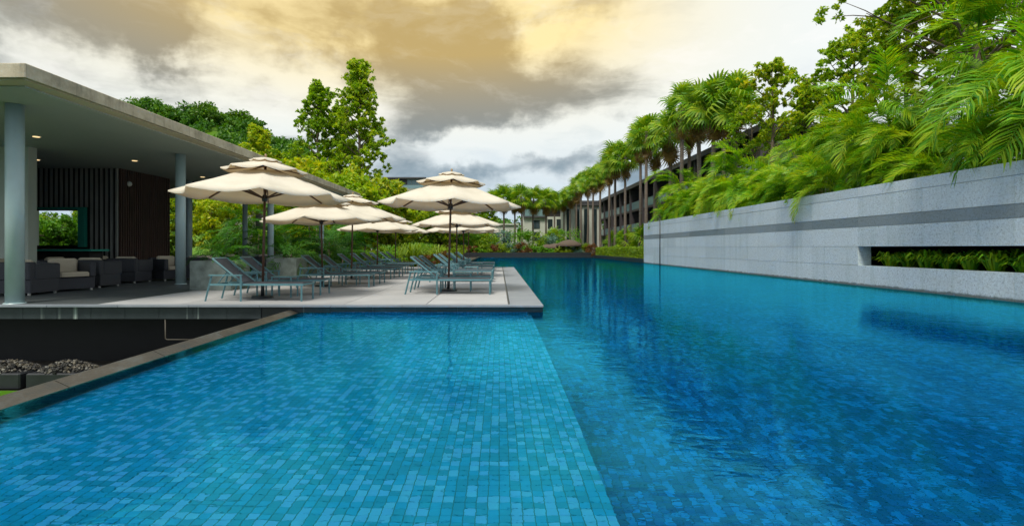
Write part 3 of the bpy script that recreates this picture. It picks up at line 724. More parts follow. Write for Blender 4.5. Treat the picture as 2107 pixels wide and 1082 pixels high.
# ---------------------------------------------------------------- palms
prng = random.Random(3)
def ordw(n):
    base = ['', 'first', 'second', 'third', 'fourth', 'fifth', 'sixth', 'seventh', 'eighth', 'ninth', 'tenth', 'eleventh', 'twelfth', 'thirteenth', 'fourteenth', 'fifteenth', 'sixteenth', 'seventeenth', 'eighteenth', 'nineteenth', 'twentieth']
    if n <= 20: return base[n]
    if n == 30: return 'thirtieth'
    return ('twenty-' if n < 30 else 'thirty-')+base[n % 10]
def pinnate(L_, n, leaf, droop, wleaf, mat, name, seed, vee=.5):
    """one feather frond along +X, rising then arching over"""
    r = random.Random(seed); m = MB(); pts = []
    for i in range(9):
        t = i/8; ang = .55 - droop*t*1.15
        pts.append((pts[-1]+Vector((math.cos(ang), .04*math.sin(i+seed), math.sin(ang)))*L_/8) if pts else Vector((0, 0, 0)))
    m.tube(pts, [.014*(1-.75*i/8)+.002 for i in range(9)], 4, False, True)
    def at(t):
        f = t*8; i = min(7, int(f)); return pts[i].lerp(pts[i+1], f-i), (pts[i+1]-pts[i]).normalized()
    for k in range(n):
        t = .16+.83*k/(n-1); p, d = at(t)
        ll = leaf*(math.sin(math.pi*min(1, (t-.05)*.95))**.55)*(.9+.2*r.random())
        side = Vector((0, 1, 0)); up = side.cross(d)*-1
        for s_ in (-1, 1):
            fwd = .55+.75*t+.12*r.uniform(-1, 1)
            dr = (side*s_*math.cos(fwd*.75)+d*math.sin(fwd*.75)+up*(vee*.6+.25*r.uniform(-1, 1))).normalized()
            q1 = p+dr*ll*.5; q2 = q1+(dr+Vector((0, 0, -.55-.3*r.random()))).normalized()*ll*.5
            wv = d.cross(dr).cross(dr).normalized()*wleaf*.5
            m.add([p-wv*.35, p+wv*.35, q1+wv, q1-wv, q2], [(0, 1, 2, 3), (3, 2, 4)])
    return m.data(name, mat)
areca_f = [pinnate(1.9+.18*k, 40, .62, 1.1+.26*k, .034, 'areca_leaf', 'frond', k) for k in range(5)]
dark_f = [pinnate(1.7+.2*k, 20, .42, 1.2+.3*k, .036, 'dark_palm_leaf', 'frond', 20+k, .3) for k in range(3)]
stem_cache = {}
def feather_palm(x, y, z, h, n, lean_dir, label, group, fr=areca_f, scale=1.0, name='areca_palm', lean=.3, seed=0):
    r = random.Random(seed*7+11); t = thing(name, (x, y, z), label, 'palm', group)
    ns = max(3, n//5); tops = []
    m = MB()
    for i in range(ns):
        a_ = r.random()*6.283; rr = r.uniform(.05, .45)*scale; bx, by = rr*math.cos(a_), rr*math.sin(a_)
        hh = h*r.uniform(.25, 1.0); tx = bx+math.cos(a_)*hh*.15+lean_dir[0]*lean*hh*.4; ty = by+math.sin(a_)*hh*.15+lean_dir[1]*lean*hh*.4
        m.tube([(bx, by, -.1), ((bx+tx)/2, (by+ty)/2, hh*.55), (tx, ty, hh)], [.035*scale, .03*scale, .022*scale], 6); tops.append((tx, ty, hh))
    m.build('stem', 'shrub_leaf' if name == 'areca_palm' else 'bark', t)
    for i in range(n):
        tx, ty, tz = tops[i % ns]; yaw = (i//ns)*2.4+r.random()*1.2+i
        pitch = r.uniform(-1.1, -.1) if r.random() > .15 else r.uniform(-.1, .35)
        o = link('frond', fr[r.randrange(len(fr))], t, (tx, ty, tz-.05), (r.uniform(-.45, .45), pitch, yaw), r.uniform(.72, 1.1)*scale)
    return t
# areca hedge above the granite wall
ar = [];
k = 0
for j in range(25):                  # front row
    y = 8.6+j*1.19; ar.append((12.4+prng.uniform(-.15, .25), y+prng.uniform(-.3, .3), prng.uniform(.9, 2.0) if y > 11 else 1.7, 24, 'front', j))
for j in range(19):
    y = 9.2+j*1.55; ar.append((13.5+prng.uniform(-.3, .4), y+prng.uniform(-.3, .3), prng.uniform(2.2, 3.4), 24, 'back', j))
for i, (x, y, h, n, row, j) in enumerate(ar):
    feather_palm(x, y, 2.42, h, n, (-.2, 0), f'feathery palm above the granite wall, {ordw(j+1)} from the right edge in the {row} row', 'feathery palms planted above the granite wall', seed=i, scale=prng.uniform(.68, .86) if row == 'front' else prng.uniform(.85, 1.1))
dryf = pinnate(1.9, 30, .5, 1.9, .03, 'dry_leaf', 'dead_frond', 77, .1)
for i, t_ in enumerate([o for o in list(bpy.data.objects) if o.name.startswith('areca_palm')]):
    if i % 3 == 0: link('dead_frond', dryf, t_, (0, 0, .7), (prng.uniform(-.5, .5), .15, prng.random()*6), .75)
# three taller ones near the right edge
for i, (x, y, h) in enumerate(((13.0, 11.6, 3.6), (14.2, 13.6, 4.2), (13.4, 15.8, 3.4))):
    feather_palm(x, y, 2.42, h, 24, (-1, -.2), f'tall feathery palm rising above the hedge near the right edge, {ordn[i]} from the right', 'feathery palms planted above the granite wall', seed=90+i, scale=1.3)
# garden palms behind the terrace
GP = [(-6.82, 12.5, .62, .25, 16, .5, 'dark spiky palm growing in the nearest stone planter'),
      (-9.9, 23.6, 0, 1.0, 24, 1.2, 'dark feathery palm behind the terrace left of the first parasol pole'),
      (-7.3, 22.2, 0, .8, 22, 1.0, 'dark feathery palm behind the terrace right of the first parasol pole'),
      (-7.9, 27.6, 0, 1.5, 24, 1.3, 'dark feathery palm in the garden behind the second parasol'),
      (-9.3, 28.4, 0, 1.3, 24, 1.3, 'dark feathery palm in the garden left of the second parasol pole'),
      (-6.85, 16.5, .6, .4, 16, .75, 'small dark palm growing in the streaked stone planter'),
      (-14.0, 29.5, 0, 2.2, 24, 1.5, 'dark feathery palm seen between the slatted wall and second column'),
      (-16.2, 31, 0, 1.6, 22, 1.4, 'dark feathery palm far behind the second column'),
      (-12.4, 27.8, 0, 1.0, 22, 1.3, 'low dark palm behind the nearest planter'),
      (-10.9, 30.5, 0, 2.6, 24, 1.5, 'tall dark palm at the end of the pavilion roof')]
for i, (x, y, z, h, n, s_, lb) in enumerate(GP):
    feather_palm(x, y, z, h, n, (0, 0), lb, 'dark garden palms beyond the terrace', dark_f, s_, 'garden_palm', 0, 200+i)

def fan_leaf(name, mat, L_, seed, droop=.35, dead=False):
    r = random.Random(seed); m = MB(); pet = L_*.62
    m.tube([(0, 0, 0), (pet*.55, 0, .03), (pet, 0, 0)], [.018, .014, .010], 4, False, False)
    n = 17
    for i in range(n):
        a_ = (-1+2*i/(n-1))*1.95; ll = L_*(1-.22*abs(a_)/1.95)*(.93+.12*r.random())
        d = Vector((math.cos(a_), math.sin(a_), 0)); s_ = Vector((-d.y, d.x, 0))
        o = Vector((pet, 0, 0)); z1 = .06*abs(math.sin(a_))+.03*(i % 2); dd = droop*(1+.4*r.random())
        p1 = o+d*ll*.55+Vector((0, 0, z1)); p2 = p1+d*ll*.26+Vector((0, 0, -dd*ll*.22)); p3 = p2+d*ll*.12+Vector((0, 0, -dd*ll*.62))
        w1 = ll*.066
        m.add([o, p1-s_*w1, p1+s_*w1, p2+s_*w1*.6, p2-s_*w1*.6, p3], [(0, 1, 2), (1, 4, 3, 2), (4, 5, 3)])
    return m.data(name, mat)
fanL = [fan_leaf('leaf', 'fan_leaf', 1.05, k, .30+.12*k) for k in range(4)]
fanD = [fan_leaf('dead_leaf', 'dry_leaf', .9, 9+k, .9) for k in range(2)]
def trunk_mesh(h, r0, r1, seed, mat='palm_bark'):
    r = random.Random(seed); m = MB(); n = 10; dx, dy = r.uniform(-.15, .15), r.uniform(-.15, .15)
    m.tube([(dx*math.sin(math.pi*i/n), dy*math.sin(math.pi*i/n), h*i/n) for i in range(n+1)], [r0*1.35 if i == 0 else r0+(r1-r0)*i/n for i in range(n+1)], 10)
    return m.data('trunk', mat)
def fan_palm(x, y, top, label, seed, n=34, s_=1.0, dead=9, base=-.1):
    r = random.Random(seed*13+5); t = thing('fan_palm', (x, y, base), label, 'palm', 'tall fan palms along the far side of the pool')
    h = top-base-1.15*s_
    link('trunk', trunk_mesh(h, .17, .11, seed), t)
    for i in range(n):
        f = i/n; pitch = -1.45+f*2.1+r.uniform(-.15, .15)        # from upright to hanging
        link('leaf', fanL[r.randrange(4)], t, (0, 0, h-.05-f*.5*s_), (r.uniform(-1.1, 1.1), pitch, i*2.399+r.uniform(-.2, .2)), r.uniform(.75, 1.05)*s_)
    for i in range(dead):
        link('dead_leaf', fanD[i % 2], t, (0, 0, h-.45*s_-.28*(i % 4)), (r.uniform(-1.2, 1.2), 1.30+r.uniform(-.15, .15), i*2.399), r.uniform(.6, .85)*s_)
def at(px, Y): return (px-1027)/F*Y
FP = [(1512, 30.5, 150, 1.1), (1472, 31.5, 160, 1.1), (1436, 33, 172, 1.12), (1405, 36.5, 176, 1.1), (1490, 36, 175, 1.1), (1418, 41, 215, 1.1),
      (1378, 40, 232, 1.1), (1330, 45, 236, 1.15), (1350, 47, 262, 1.1), (1318, 50, 258, 1.1), (1286, 53.5, 290, 1.2), (1266, 55, 292, 1.2), (1254, 60, 318, 1.2), (1236, 64, 334, 1.25), (1222, 68, 342, 1.25),
      (1208, 73, 352, 1.25), (1196, 78, 356, 1.3), (1186, 83, 368, 1.3), (1174, 86, 384, 1.3), (1160, 88, 392, 1.3),
      (1122, 80, 390, 1.45), (1098, 76, 386, 1.4), (1072, 74, 380, 1.45), (1058, 80, 388, 1.4), (1036, 75, 382, 1.45), (1014, 79, 390, 1.4), (1140, 86, 394, 1.3), (996, 84, 398, 1.4)]
for i, (px, Y, py, s_) in enumerate(FP):
    if i < 20: lb = f'tall fan palm beyond the granite wall, {ordw(i+1)} from the near end of its row'
    else: lb = f'fan palm in the far cluster before the end building, {ordn[i-20]} planted of its cluster'
    fan_palm(at(px, Y), Y, 1+(510-py)/F*Y, lb, i, n=26, s_=s_*(1.12 if i < 12 else .93))
for i, (px, Y, py) in enumerate(((1288, 54, 470), (1322, 50, 462), (1262, 62, 478), (1140, 70, 470))):
    fan_palm(at(px, Y), Y, 1+(510-py)/F*Y, ('short young fan palm low between the nearer tall trunks', 'short young fan palm beside the end of the granite wall', 'short young fan palm low among the farther tall trunks', 'short young fan palm in front of the pale end building')[i], 60+i, 22, 1.1, 0)

# ---------------------------------------------------------------- broadleaf trees
def tree(name, x, y, z0, h, spread, label, cat, group, seed, mat='tree_leaf', leaf=.16, per=46, nb=16, clump=.42, trunk=.14, low=.35, lean=(0, 0), column=False, sub=3):
    r = random.Random(seed); g_ = np.random.default_rng(seed); t = thing(name, (x, y, z0), label, cat, group)
    m = MB(); tp = [Vector((lean[0]*(i/8)**1.3*h+.08*math.sin(i*1.3+seed), lean[1]*(i/8)*h+.08*math.cos(i+seed), h*.97*i/8)) for i in range(9)]
    m.tube(tp, [trunk*(1-.88*i/8) for i in range(9)], 8, False)
    cl_ = []
    for b_ in range(nb):
        f = low+(1-low)*(b_+.5)/nb; i = min(7, int(f*8)); p0 = tp[i].lerp(tp[i+1], f*8-i)
        a_ = b_*2.399+r.uniform(-.4, .4)
        ln = spread*(1.12-(f-low)/(1-low))**.75*r.uniform(.6, 1.15) if column else spread*(math.sin(math.pi*min(1, max(.12, (f-low)/(1-low)*.85+.12)))**.6)*r.uniform(.65, 1.15)
        d = Vector((math.cos(a_), math.sin(a_), r.uniform(.5, 1.0)))
        p1 = p0+d*ln*.5; p2 = p1+Vector((d.x, d.y, d.z*.7+.2))*ln*.5
        m.tube([p0, p1, p2], [trunk*.35*(1-f*.5), trunk*.2, .012], 5, False)
        cl_.append((*p2, clump*r.uniform(.8, 1.2)))
        for q in range(sub):
            s_ = p0.lerp(p2, r.uniform(.45, .95)); e = s_+Vector((r.uniform(-1, 1), r.uniform(-1, 1), r.uniform(.1, .9)))*ln*.38
            m.tube([s_, s_.lerp(e, .5)+Vector((0, 0, .05)), e], [.022, .016, .008], 4, False)
            cl_.append((*e, clump*r.uniform(.6, 1.1)))
    cl_.append((*tp[8], clump*.8))
    # every clump breaks into smaller tufts
    tuft = []
    for c_ in cl_:
        for q in range(4):
            v = Vector((r.gauss(0, 1), r.gauss(0, 1), r.gauss(0, .8))).normalized()*c_[3]*.75
            tuft.append((c_[0]+v.x, c_[1]+v.y, c_[2]+v.z, c_[3]*r.uniform(.3, .55)))
    m.build('trunk', 'bark', t)
    P = leaves(g_, tuft, max(12, per//3), leaf, .5, .6)
    link('crown', quads_mesh('crown', P, mat), t)
    return t
G2 = 'trees standing above the feathery palm hedge'
tree('broadleaf_tree', at(1590, 27), 27, 2.4, 8.3, 1.5, 'slender open-branched green tree above the hedge, left one beside the fan palms', 'tree', G2, 1, leaf=.20, nb=16, clump=.42, per=72, mat='airy_leaf', low=.45)
tree('broadleaf_tree', at(1548, 29), 29, 2.4, 6.6, 1.8, 'yellow-green bushy small tree between fan palms and feathery hedge', 'tree', G2, 2, mat='yellow_leaf', leaf=.18, nb=15, clump=.5, per=54, low=.35)
tree('broadleaf_tree', at(1662, 25), 25, 2.4, 6.6, .6, 'very slim small green tree standing alone above the hedge', 'tree', G2, 3, leaf=.20, nb=11, clump=.36, per=72, mat='airy_leaf', low=.6)
tree('broadleaf_tree', at(1755, 22.5), 22.5, 2.4, 7.4, 1.6, 'airy green and yellow tree in the middle above the hedge', 'tree', G2, 4, leaf=.19, nb=22, clump=.44, per=72, mat='airy_leaf', low=.45)
tree('broadleaf_tree', at(1865, 19), 19, 2.4, 7.3, 1.7, 'yellow-leaved tree between the airy tree and the big corner tree', 'tree', G2, 5, mat='yellow_leaf', leaf=.17, nb=20, clump=.5, per=100, low=.4)
tree('broadleaf_tree', at(2010, 16.5), 16.5, 2.4, 9.0, 3.0, 'big spreading yellow-green tree at the top right corner', 'tree', G2, 6, mat='yellow_leaf', leaf=.17, nb=34, clump=.52, per=110, low=.35, trunk=.2)
tree('broadleaf_tree', at(2110, 18.5), 18.5, 2.4, 9.8, 2.6, 'dark green tree reaching over the top right corner behind the yellow one', 'tree', G2, 7, leaf=.19, nb=30, clump=.62, per=120, low=.35, trunk=.2)
tree('broadleaf_tree', at(1690, 24.5), 24.5, 2.4, 5.6, 1.3, 'low yellowish tree peeping over the hedge right of the slim tree', 'tree', G2, 8, mat='yellow_leaf', leaf=.18, nb=10, clump=.42, per=54, low=.5)

G3 = 'trees beyond the pavilion'
def bt(px, Y, py, spread, lb, seed, **k):
    tree('garden_tree', at(px, Y), Y, -.1, 1.1+(510-py)/F*Y, spread, lb, 'tree', G3, seed, **k)
bt(738, 44, 128, 2.9, 'tallest dark-topped slender tree behind the parasols', 21, mat='airy_leaf', leaf=.27, nb=64, clump=.62, per=72, low=.16, trunk=.24, column=True)
bt(655, 45, 170, 2.6, 'airy tall tree with a bare dark trunk left of the tallest one', 22, mat='airy_leaf', leaf=.27, nb=50, clump=.58, per=66, low=.2, trunk=.24, column=True)
bt(700, 47, 215, 2.2, 'airy tall tree standing between the two tallest behind the parasols', 24, mat='airy_leaf', leaf=.27, nb=44, clump=.58, per=66, low=.2, trunk=.2, column=True)
bt(530, 38, 262, .95, 'narrow bright yellow tree above the roof edge', 23, mat='yellow_leaf', leaf=.26, nb=18, clump=.5, per=66, low=.35)
for i, (px, Y, py, sp_, mt, lb) in enumerate((
        (612, 40, 362, 2.6, 'airy_leaf', 'rounded green tree above the roof behind the first parasol'),
        (672, 41, 385, 2.8, 'airy_leaf', 'rounded green tree at the foot of the airy tall tree'),
        (722, 39, 392, 2.6, 'yellow_leaf', 'rounded yellow-green tree at the foot of the tallest tree'),
        (768, 42, 405, 2.4, 'tree_leaf', 'rounded green tree right of the tallest tree'),
        (580, 46, 335, 3.0, 'tree_leaf', 'rounded dark tree between the yellow tree and the airy tree'),
        (812, 48, 425, 2.4, 'yellow_leaf', 'low yellow-green tree below the distant building'),
        (860, 56, 432, 3.0, 'tree_leaf', 'low green tree behind the pointed parasol'),
        (910, 64, 435, 3.2, 'tree_leaf', 'low green tree hidden behind the pointed parasol top'),
        (975, 72, 425, 3.4, 'tree_leaf', 'low green tree left of the far palms'))):
    bt(px, Y, py, sp_, lb, 40+i, mat=mt, leaf=.38, nb=34, clump=1.0, per=66, low=.12, trunk=.2)
# greenery seen under the roof and through the bar opening
for i, (x, y, h, s_, mt, lb) in enumerate(((-18.5, 33, 3.6, 2.4, 'yellow_leaf', 'yellow-green bush beyond the second column'), (-15.0, 35, 4.4, 2.6, 'yellow_leaf', 'yellow-green bush behind the garden palms'),
        (-24.5, 29, 1.5, 1.6, 'shrub_leaf', 'low green bush seen at the right of the bar opening'), (-27.2, 30, 2.3, 1.7, 'tree_leaf', 'green bush seen at the left of the bar opening'), (-21.5, 32, 4.2, 2.2, 'tree_leaf', 'green bush behind the slatted wall'),
        (-11.5, 34, 4.0, 2.4, 'tree_leaf', 'green bush by the white garden wall'))):
    tree('bush', x, y, -.1, h, s_, lb, 'bush', 'bushes beyond the pavilion', 70+i, mat=mt, leaf=.20, nb=26, clump=.75, per=96, low=.06, trunk=.08)

# ---------------------------------------------------------------- hill with woodland
def ridge(px):       # sky line of the hill as elevation over the horizon, by direction
    K = [(-200, 505), (170, 500), (215, 300), (250, 212), (330, 220), (400, 228), (440, 222), (500, 238), (545, 268), (600, 290), (700, 335), (800, 388), (900, 420), (1000, 440), (1200, 470)]
    for (a0, b0), (a1, b1) in zip(K, K[1:]):
        if a0 <= px <= a1: return b0+(b1-b0)*(px-a0)/(a1-a0)
    return 480
hm = MB(); nx, ny = 60, 14; vs = []
for j in range(ny):
    for i in range(nx):
        px = 205+1000*i/(nx-1); yy = 80+70*j/(ny-1); X = (px-1027)/F*yy
        top = (510-ridge(px))/F*130-2.5; f = j/(ny-1); hgt = top*(math.sin(min(1, f*1.25)*math.pi/2))
        vs.append((X, yy, hgt-.3))
hm.add(vs, [(j*nx+i, j*nx+i+1, (j+1)*nx+i+1, (j+1)*nx+i) for j in range(ny-1) for i in range(nx-1)], True)
tag(hm.build('hill', 'hill_leaf'), kind='structure')
def hill_h(X, yy):
    px = 1027+X/yy*F; f = (yy-80)/70
    return (max(1, (510-ridge(px))/F*130)-2.5)*math.sin(max(0, min(1, f*1.25))*math.pi/2)-.3
def crown_mesh(seed, rad, nc, per, leaf, mat='hill_leaf'):
    g_ = np.random.default_rng(seed); d = unit(g_.normal(size=(nc, 3))); d[:, 2] = np.abs(d[:, 2])*.8-.15
    c = d*rad*(.5+.5*g_.random((nc, 1))); c[:, 2] += rad*.7
    return quads_mesh('crown', leaves(g_, np.hstack([c, rad*(.28+.2*g_.random((nc, 1)))]), per, leaf, .6, .6), mat)
hc = [crown_mesh(300+k, 3.4, 30, 40, .62) for k in range(4)]
htm = trunk_mesh(4.0, .3, .2, 5, 'bark')
hr = random.Random(8); k = 0
for i in range(30):
    px = 215+i*14.5+hr.uniform(-4, 4); yy = hr.uniform(118, 138); X = (px-1027)/F*yy
    z = 1+(510-ridge(px)-hr.uniform(-8, 10))/F*yy-4.8
    t = thing('hill_tree', (X, yy, z), f'dark green tree on the wooded hill skyline, {ordw(i+1)} from the left', 'tree', 'trees along the skyline of the hill')
    s_ = hr.uniform(.75, 1.25)
    link('crown', hc[i % 4], t, (0, 0, 0), (0, 0, hr.random()*6), (s_, s_, s_*hr.uniform(.8, 1.15))); link('trunk', htm, t, (0, 0, -3.4))
g_ = np.random.default_rng(77); cs = []
for i in range(520):
    px = g_.uniform(180, 1050); yy = g_.uniform(86, 134); X = (px-1027)/F*yy
    cs.append((X, yy, hill_h(X, yy)+1.6, g_.uniform(1.6, 3.0)))
P = leaves(g_, cs, 130, .75, .6, .6); tag(link('hill_woodland', quads_mesh('hill_woodland', P, 'hill_leaf')), kind='stuff')
# belt of wood behind the far palms
cs = [(g_.uniform(-30, 60), g_.uniform(104, 125), g_.uniform(.5, 6.5), g_.uniform(1.6, 2.8)) for _ in range(260)]
tag(link('far_woodland', quads_mesh('far_woodland', leaves(g_, cs, 110, .7, .6, .6), 'hill_leaf')), kind='stuff')

# ---------------------------------------------------------------- low planting
def shrub(name, x, y, z, sx, sy, h, mat, label, group, seed, leaf=.11, n=900, cat='shrub'):
    g_ = np.random.default_rng(seed); nc = max(10, n//60)
    c = np.column_stack([g_.uniform(-sx, sx, nc), g_.uniform(-sy, sy, nc), g_.uniform(.1, h*.85, nc), g_.uniform(.16, .32, nc)*max(.6, h)])
    P = leaves(g_, c, 60, leaf, .38, .3, .3)
    return tag(link(name, quads_mesh(name, P, mat), None, (x, y, z)), label, cat, group)
def grass_tuft(seed, n, h, spread, w_, mat, name='blades'):
    g_ = np.random.default_rng(seed); a_ = g_.random(n)*6.283; b0 = np.column_stack([np.cos(a_), np.sin(a_), np.zeros(n)])*g_.random((n, 1))*.12
    d = np.column_stack([np.cos(a_), np.sin(a_), np.zeros(n)]); s_ = np.column_stack([-np.sin(a_), np.cos(a_), np.zeros(n)])*w_*.5
    hh = h*(.6+.5*g_.random((n, 1))); sp_ = spread*(.3+.8*g_.random((n, 1))); up = np.array([0, 0, 1])
    p1 = b0+d*sp_*.35+up*hh*.75; p2 = b0+d*sp_*.8+up*hh; p3 = b0+d*sp_*1.15+up*hh*.72
    Q = np.concatenate([np.stack([b0-s_*.6, b0+s_*.6, p1+s_, p1-s_], 1), np.stack([p1-s_, p1+s_, p2+s_*.8, p2-s_*.8], 1), np.stack([p2-s_*.8, p2+s_*.8, p3+s_*.1, p3-s_*.1], 1)], 0)
    return quads_mesh(name, Q, mat)
for i in range(24):
    m_ = ('areca_leaf', 'dark_palm_leaf', 'hedge_leaf', 'tree_leaf', 'shrub_leaf')[i*3 % 5]
    shrub('shrub', 11.75+(i % 3)*.12, 9.2+i*1.22, 2.40, .34, .62, .45+.25*((i*7) % 4)/3, m_, f'low leafy shrub along the top of the granite wall, {ordw(i+1)} from the right edge', 'low shrubs along the granite wall top', 820+i, .085, 900)
# bed left of the far pool, behind the deck
bedm = ['shrub_leaf', 'hedge_leaf', 'shrub_leaf', 'areca_leaf', 'red_leaf', 'tree_leaf']
br = random.Random(4); tufts = [grass_tuft(500+k, 150, 1.0, .75, .035, ('shrub_leaf', 'hedge_leaf')[k % 2], 'grass_clump') for k in range(4)]
bi = 0
for (y, z) in ((28.0, 0), (30.5, 0), (34, 0), (39, 0), (45, 0)):
    xx = -9.5*y/28*.9
    while xx < -2.9:
        m_ = bedm[bi % 6]; h_ = br.uniform(.7, 1.35)*(1+.02*(y-28)); pxs = int(1027+xx/y*F)
        if bi % 3 == 0:
            tag(link('grass_clump', tufts[bi % 4], None, (xx, y, -.1), (0, 0, br.random()*6), h_*1.05), f'arching grass clump in the garden bed, {ordw(bi//3+1)} clump planted, standing in the {("front", "second", "third", "fourth", "back")[[28.0, 30.5, 34, 39, 45].index(y)]} line', 'grass clump', 'grass clumps in the garden bed')
        else:
            shrub('shrub', xx, y, -.1, .75*(1+.02*(y-28)), .6, h_, m_, f'{ {"shrub_leaf":"bright green","hedge_leaf":"yellow-green","areca_leaf":"lush green","red_leaf":"reddish","tree_leaf":"olive green"}[m_]} shrub in the {("front", "second", "third", "fourth", "back")[[28.0, 30.5, 34, 39, 45].index(y)]} line of the garden bed, {ordw(bi % 30+1)} one planted', 'shrubs in the garden bed beyond the deck', 600+bi, .13, 1300)
        bi += 1; xx += br.uniform(1.0, 1.6)*(y/28)
# far end bed
fe = random.Random(6)
kinds = [('red_leaf', 'dark reddish'), ('hedge_leaf', 'yellow-green'), ('shrub_leaf', 'bright green'), ('agave_leaf', 'grey-blue'), ('red_leaf', 'dark reddish'), ('hedge_leaf', 'yellow-green')]
eb = MB(); eb.box(-14, 10.8, 60.0, 60.6, -.1, .45); tag(eb.build('bed_kerb', 'dark_stone'), kind='structure')
for i in range(24):
    x = -13+i*1.05; m_, nm = kinds[fe.randrange(6)]
    shrub('shrub', x, 61.6+fe.uniform(-.3, .6), -.1, .8, .5, fe.uniform(1.1, 2.0), m_, f'{nm} shrub in the bed across the far pool end, {ordw(i+1)} from the left', 'shrubs across the far end of the pool', 700+i, .2, 1500)
for i in range(10):
    x = -10+i*2.1; m_, nm = kinds[fe.randrange(2, 6)]
    shrub('bush', x, 66+fe.uniform(-1, 1.5), -.1, 1.3, .8, fe.uniform(2.8, 4.2), ('shrub_leaf', 'tree_leaf', 'agave_leaf')[i % 3], f'tall bush behind the far bed, {ordn[i]} from the left', 'tall bushes behind the far bed', 740+i, .28, 1700, 'bush')
# clipped hedge beside the far half of the pool
hd = thing('hedge', (11.9, 50, 0), 'clipped yellow-green hedge beyond the end of the granite wall', 'hedge')
hb_ = MB(); hb_.box(-.45, .75, -11.2, 10, -.1, .95, .05); hb_.build('inner_growth', 'dark_palm_leaf', hd)
g_ = np.random.default_rng(81); n = 16000
c = np.column_stack([g_.uniform(-.5, .8, n), g_.uniform(-11.3, 10.1, n), g_.uniform(-.05, 1.02, n)])
side = g_.random(n); c[side < .55, 0] = -.47+g_.normal(0, .03, (side < .55).sum()); c[side > .7, 2] = 1.0+g_.normal(0, .04, (side > .7).sum())
link('foliage', quads_mesh('foliage', leaves(g_, np.column_stack([c, np.full(n, .05)]), 1, .13, .6, .4), 'hedge_leaf'), hd)
# thatched sunshades
for i, (px, Y, s_) in enumerate(((1174, 60.8, 1.0), (1146, 62.5, .8), (1128, 64.0, .75))):
    t = thing('thatched_shade', (at(px, Y), Y+1.4, -.1), f'low brown thatched shade among the far bed, {("largest at the right", "middle one", "smallest at the left")[i]}', 'sunshade', 'low thatched shades at the far pool corner')
    mb = MB(); mb.tube([(0, 0, 0), (0, 0, 1.5*s_)], .12, 8); mb.build('post', 'bark', t)
    mb = MB(); mb.tube([(0, 0, 1.25*s_), (0, 0, 1.32*s_), (0, 0, 1.65*s_), (0, 0, 1.95*s_), (0, 0, 2.1*s_)], [1.5*s_, 1.6*s_, 1.35*s_, .8*s_, .1], 18); mb.build('thatch', 'thatch', t)
# plants inside the wall slot
sp_ = [grass_tuft(900+k, 90, .42, .42, .045, 'areca_leaf', 'leaves') for k in range(3)]
sr = random.Random(9)
for i in range(22):
    t = link('strap_plant', sp_[i % 3], None, (11.45+(i % 2)*.42, 8.6+i*.315, .40), (0, 0, sr.random()*6), sr.uniform(.95, 1.3))
    tag(t, f'strap-leaved plant in the wall slot, {ordw(i//2+1)} from the right edge in its {"front" if i % 2 == 0 else "rear"} line', 'plant', 'strap-leaved plants in the wall slot')

# ---------------------------------------------------------------- buildings
def windows_on(t, mbx, rects, y, depth=.12, mat='window_glass', fmat='dark_metal'):
    for (x0, x1, z0, z1) in rects:
        f = MB(); e = .07
        f.box(x0-e, x1+e, y-.05, y-.005, z0-e, z0); f.box(x0-e, x1+e, y-.05, y-.005, z1, z1+e); f.box(x0-e, x0, y-.05, y-.005, z0, z1); f.box(x1, x1+e, y-.05, y-.005, z0, z1)
        xm = (x0+x1)/2; f.box(xm-.03, xm+.03, y-.05, y-.005, z0, z1)
        w_ = f.build('window', fmat, t); p = MB(); p.box(x0, x1, y-.02, y-.006, z0, z1); p.build('pane', mat, w_)
def zz(py, Y): return 1+(510-py)/F*Y
# long dark-clad wing behind the fan palms, facing the pool
lb = thing('hotel_wing', (18, 60, 0), 'long dark hotel wing with deep balconies behind the tall palm row', 'building')
mb = MB(); mb.box(0.6, 12, -26, 30, -.1, 8.6); mb.build('rear_wall', 'dark_cladding', lb)
mb = MB(); mb.box(-.9, 12.5, -26.5, 30.5, 8.7, 9.15); mb.build('roof', 'roof_dark', lb)
for k in range(10):
    y0 = -26+k*5.6
    mb = MB(); mb.box(-.7, .6, y0-.2, y0+.2, 3.2, 8.7); mb.build('fin_wall', 'dark_cladding', lb)
    mb = MB(); mb.box(-.5, .58, y0+.22, y0+5.38, 5.7, 5.95); mb.build('balcony_slab', 'dark_cladding', lb)
    mb = MB(); mb.box(-.6, .58, y0+.22, y0+5.38, 2.9, 3.15); mb.build('balcony_slab', 'dark_cladding', lb)
    for z0 in (5.96, 3.16):
        mb = MB(); mb.box(-.5, -.46, y0+.24, y0+5.36, z0, z0+.95); mb.build('balustrade', 'balcony_glass', lb)
        w_ = MB(); w_.box(.5, .58, y0+.6, y0+5.0, z0, z0+2.3); wo_ = w_.build('window', 'dark_metal', lb); p = MB()
        for q in range(3): p.box(.47, .499, y0+.68+q*1.44, y0+2.02+q*1.44, z0+.06, z0+2.2)
        p.build('pane', 'window_glass', wo_)
    mb = MB(); mb.box(.2, .58, y0+.3, y0+5.3, -.1, 2.85); g0 = mb.build('ground_storey', 'render_white', lb)
    p = MB(); p.box(.17, .199, y0+1.4, y0+4.2, .1, 2.4); p.build('pane', 'window_glass', g0)
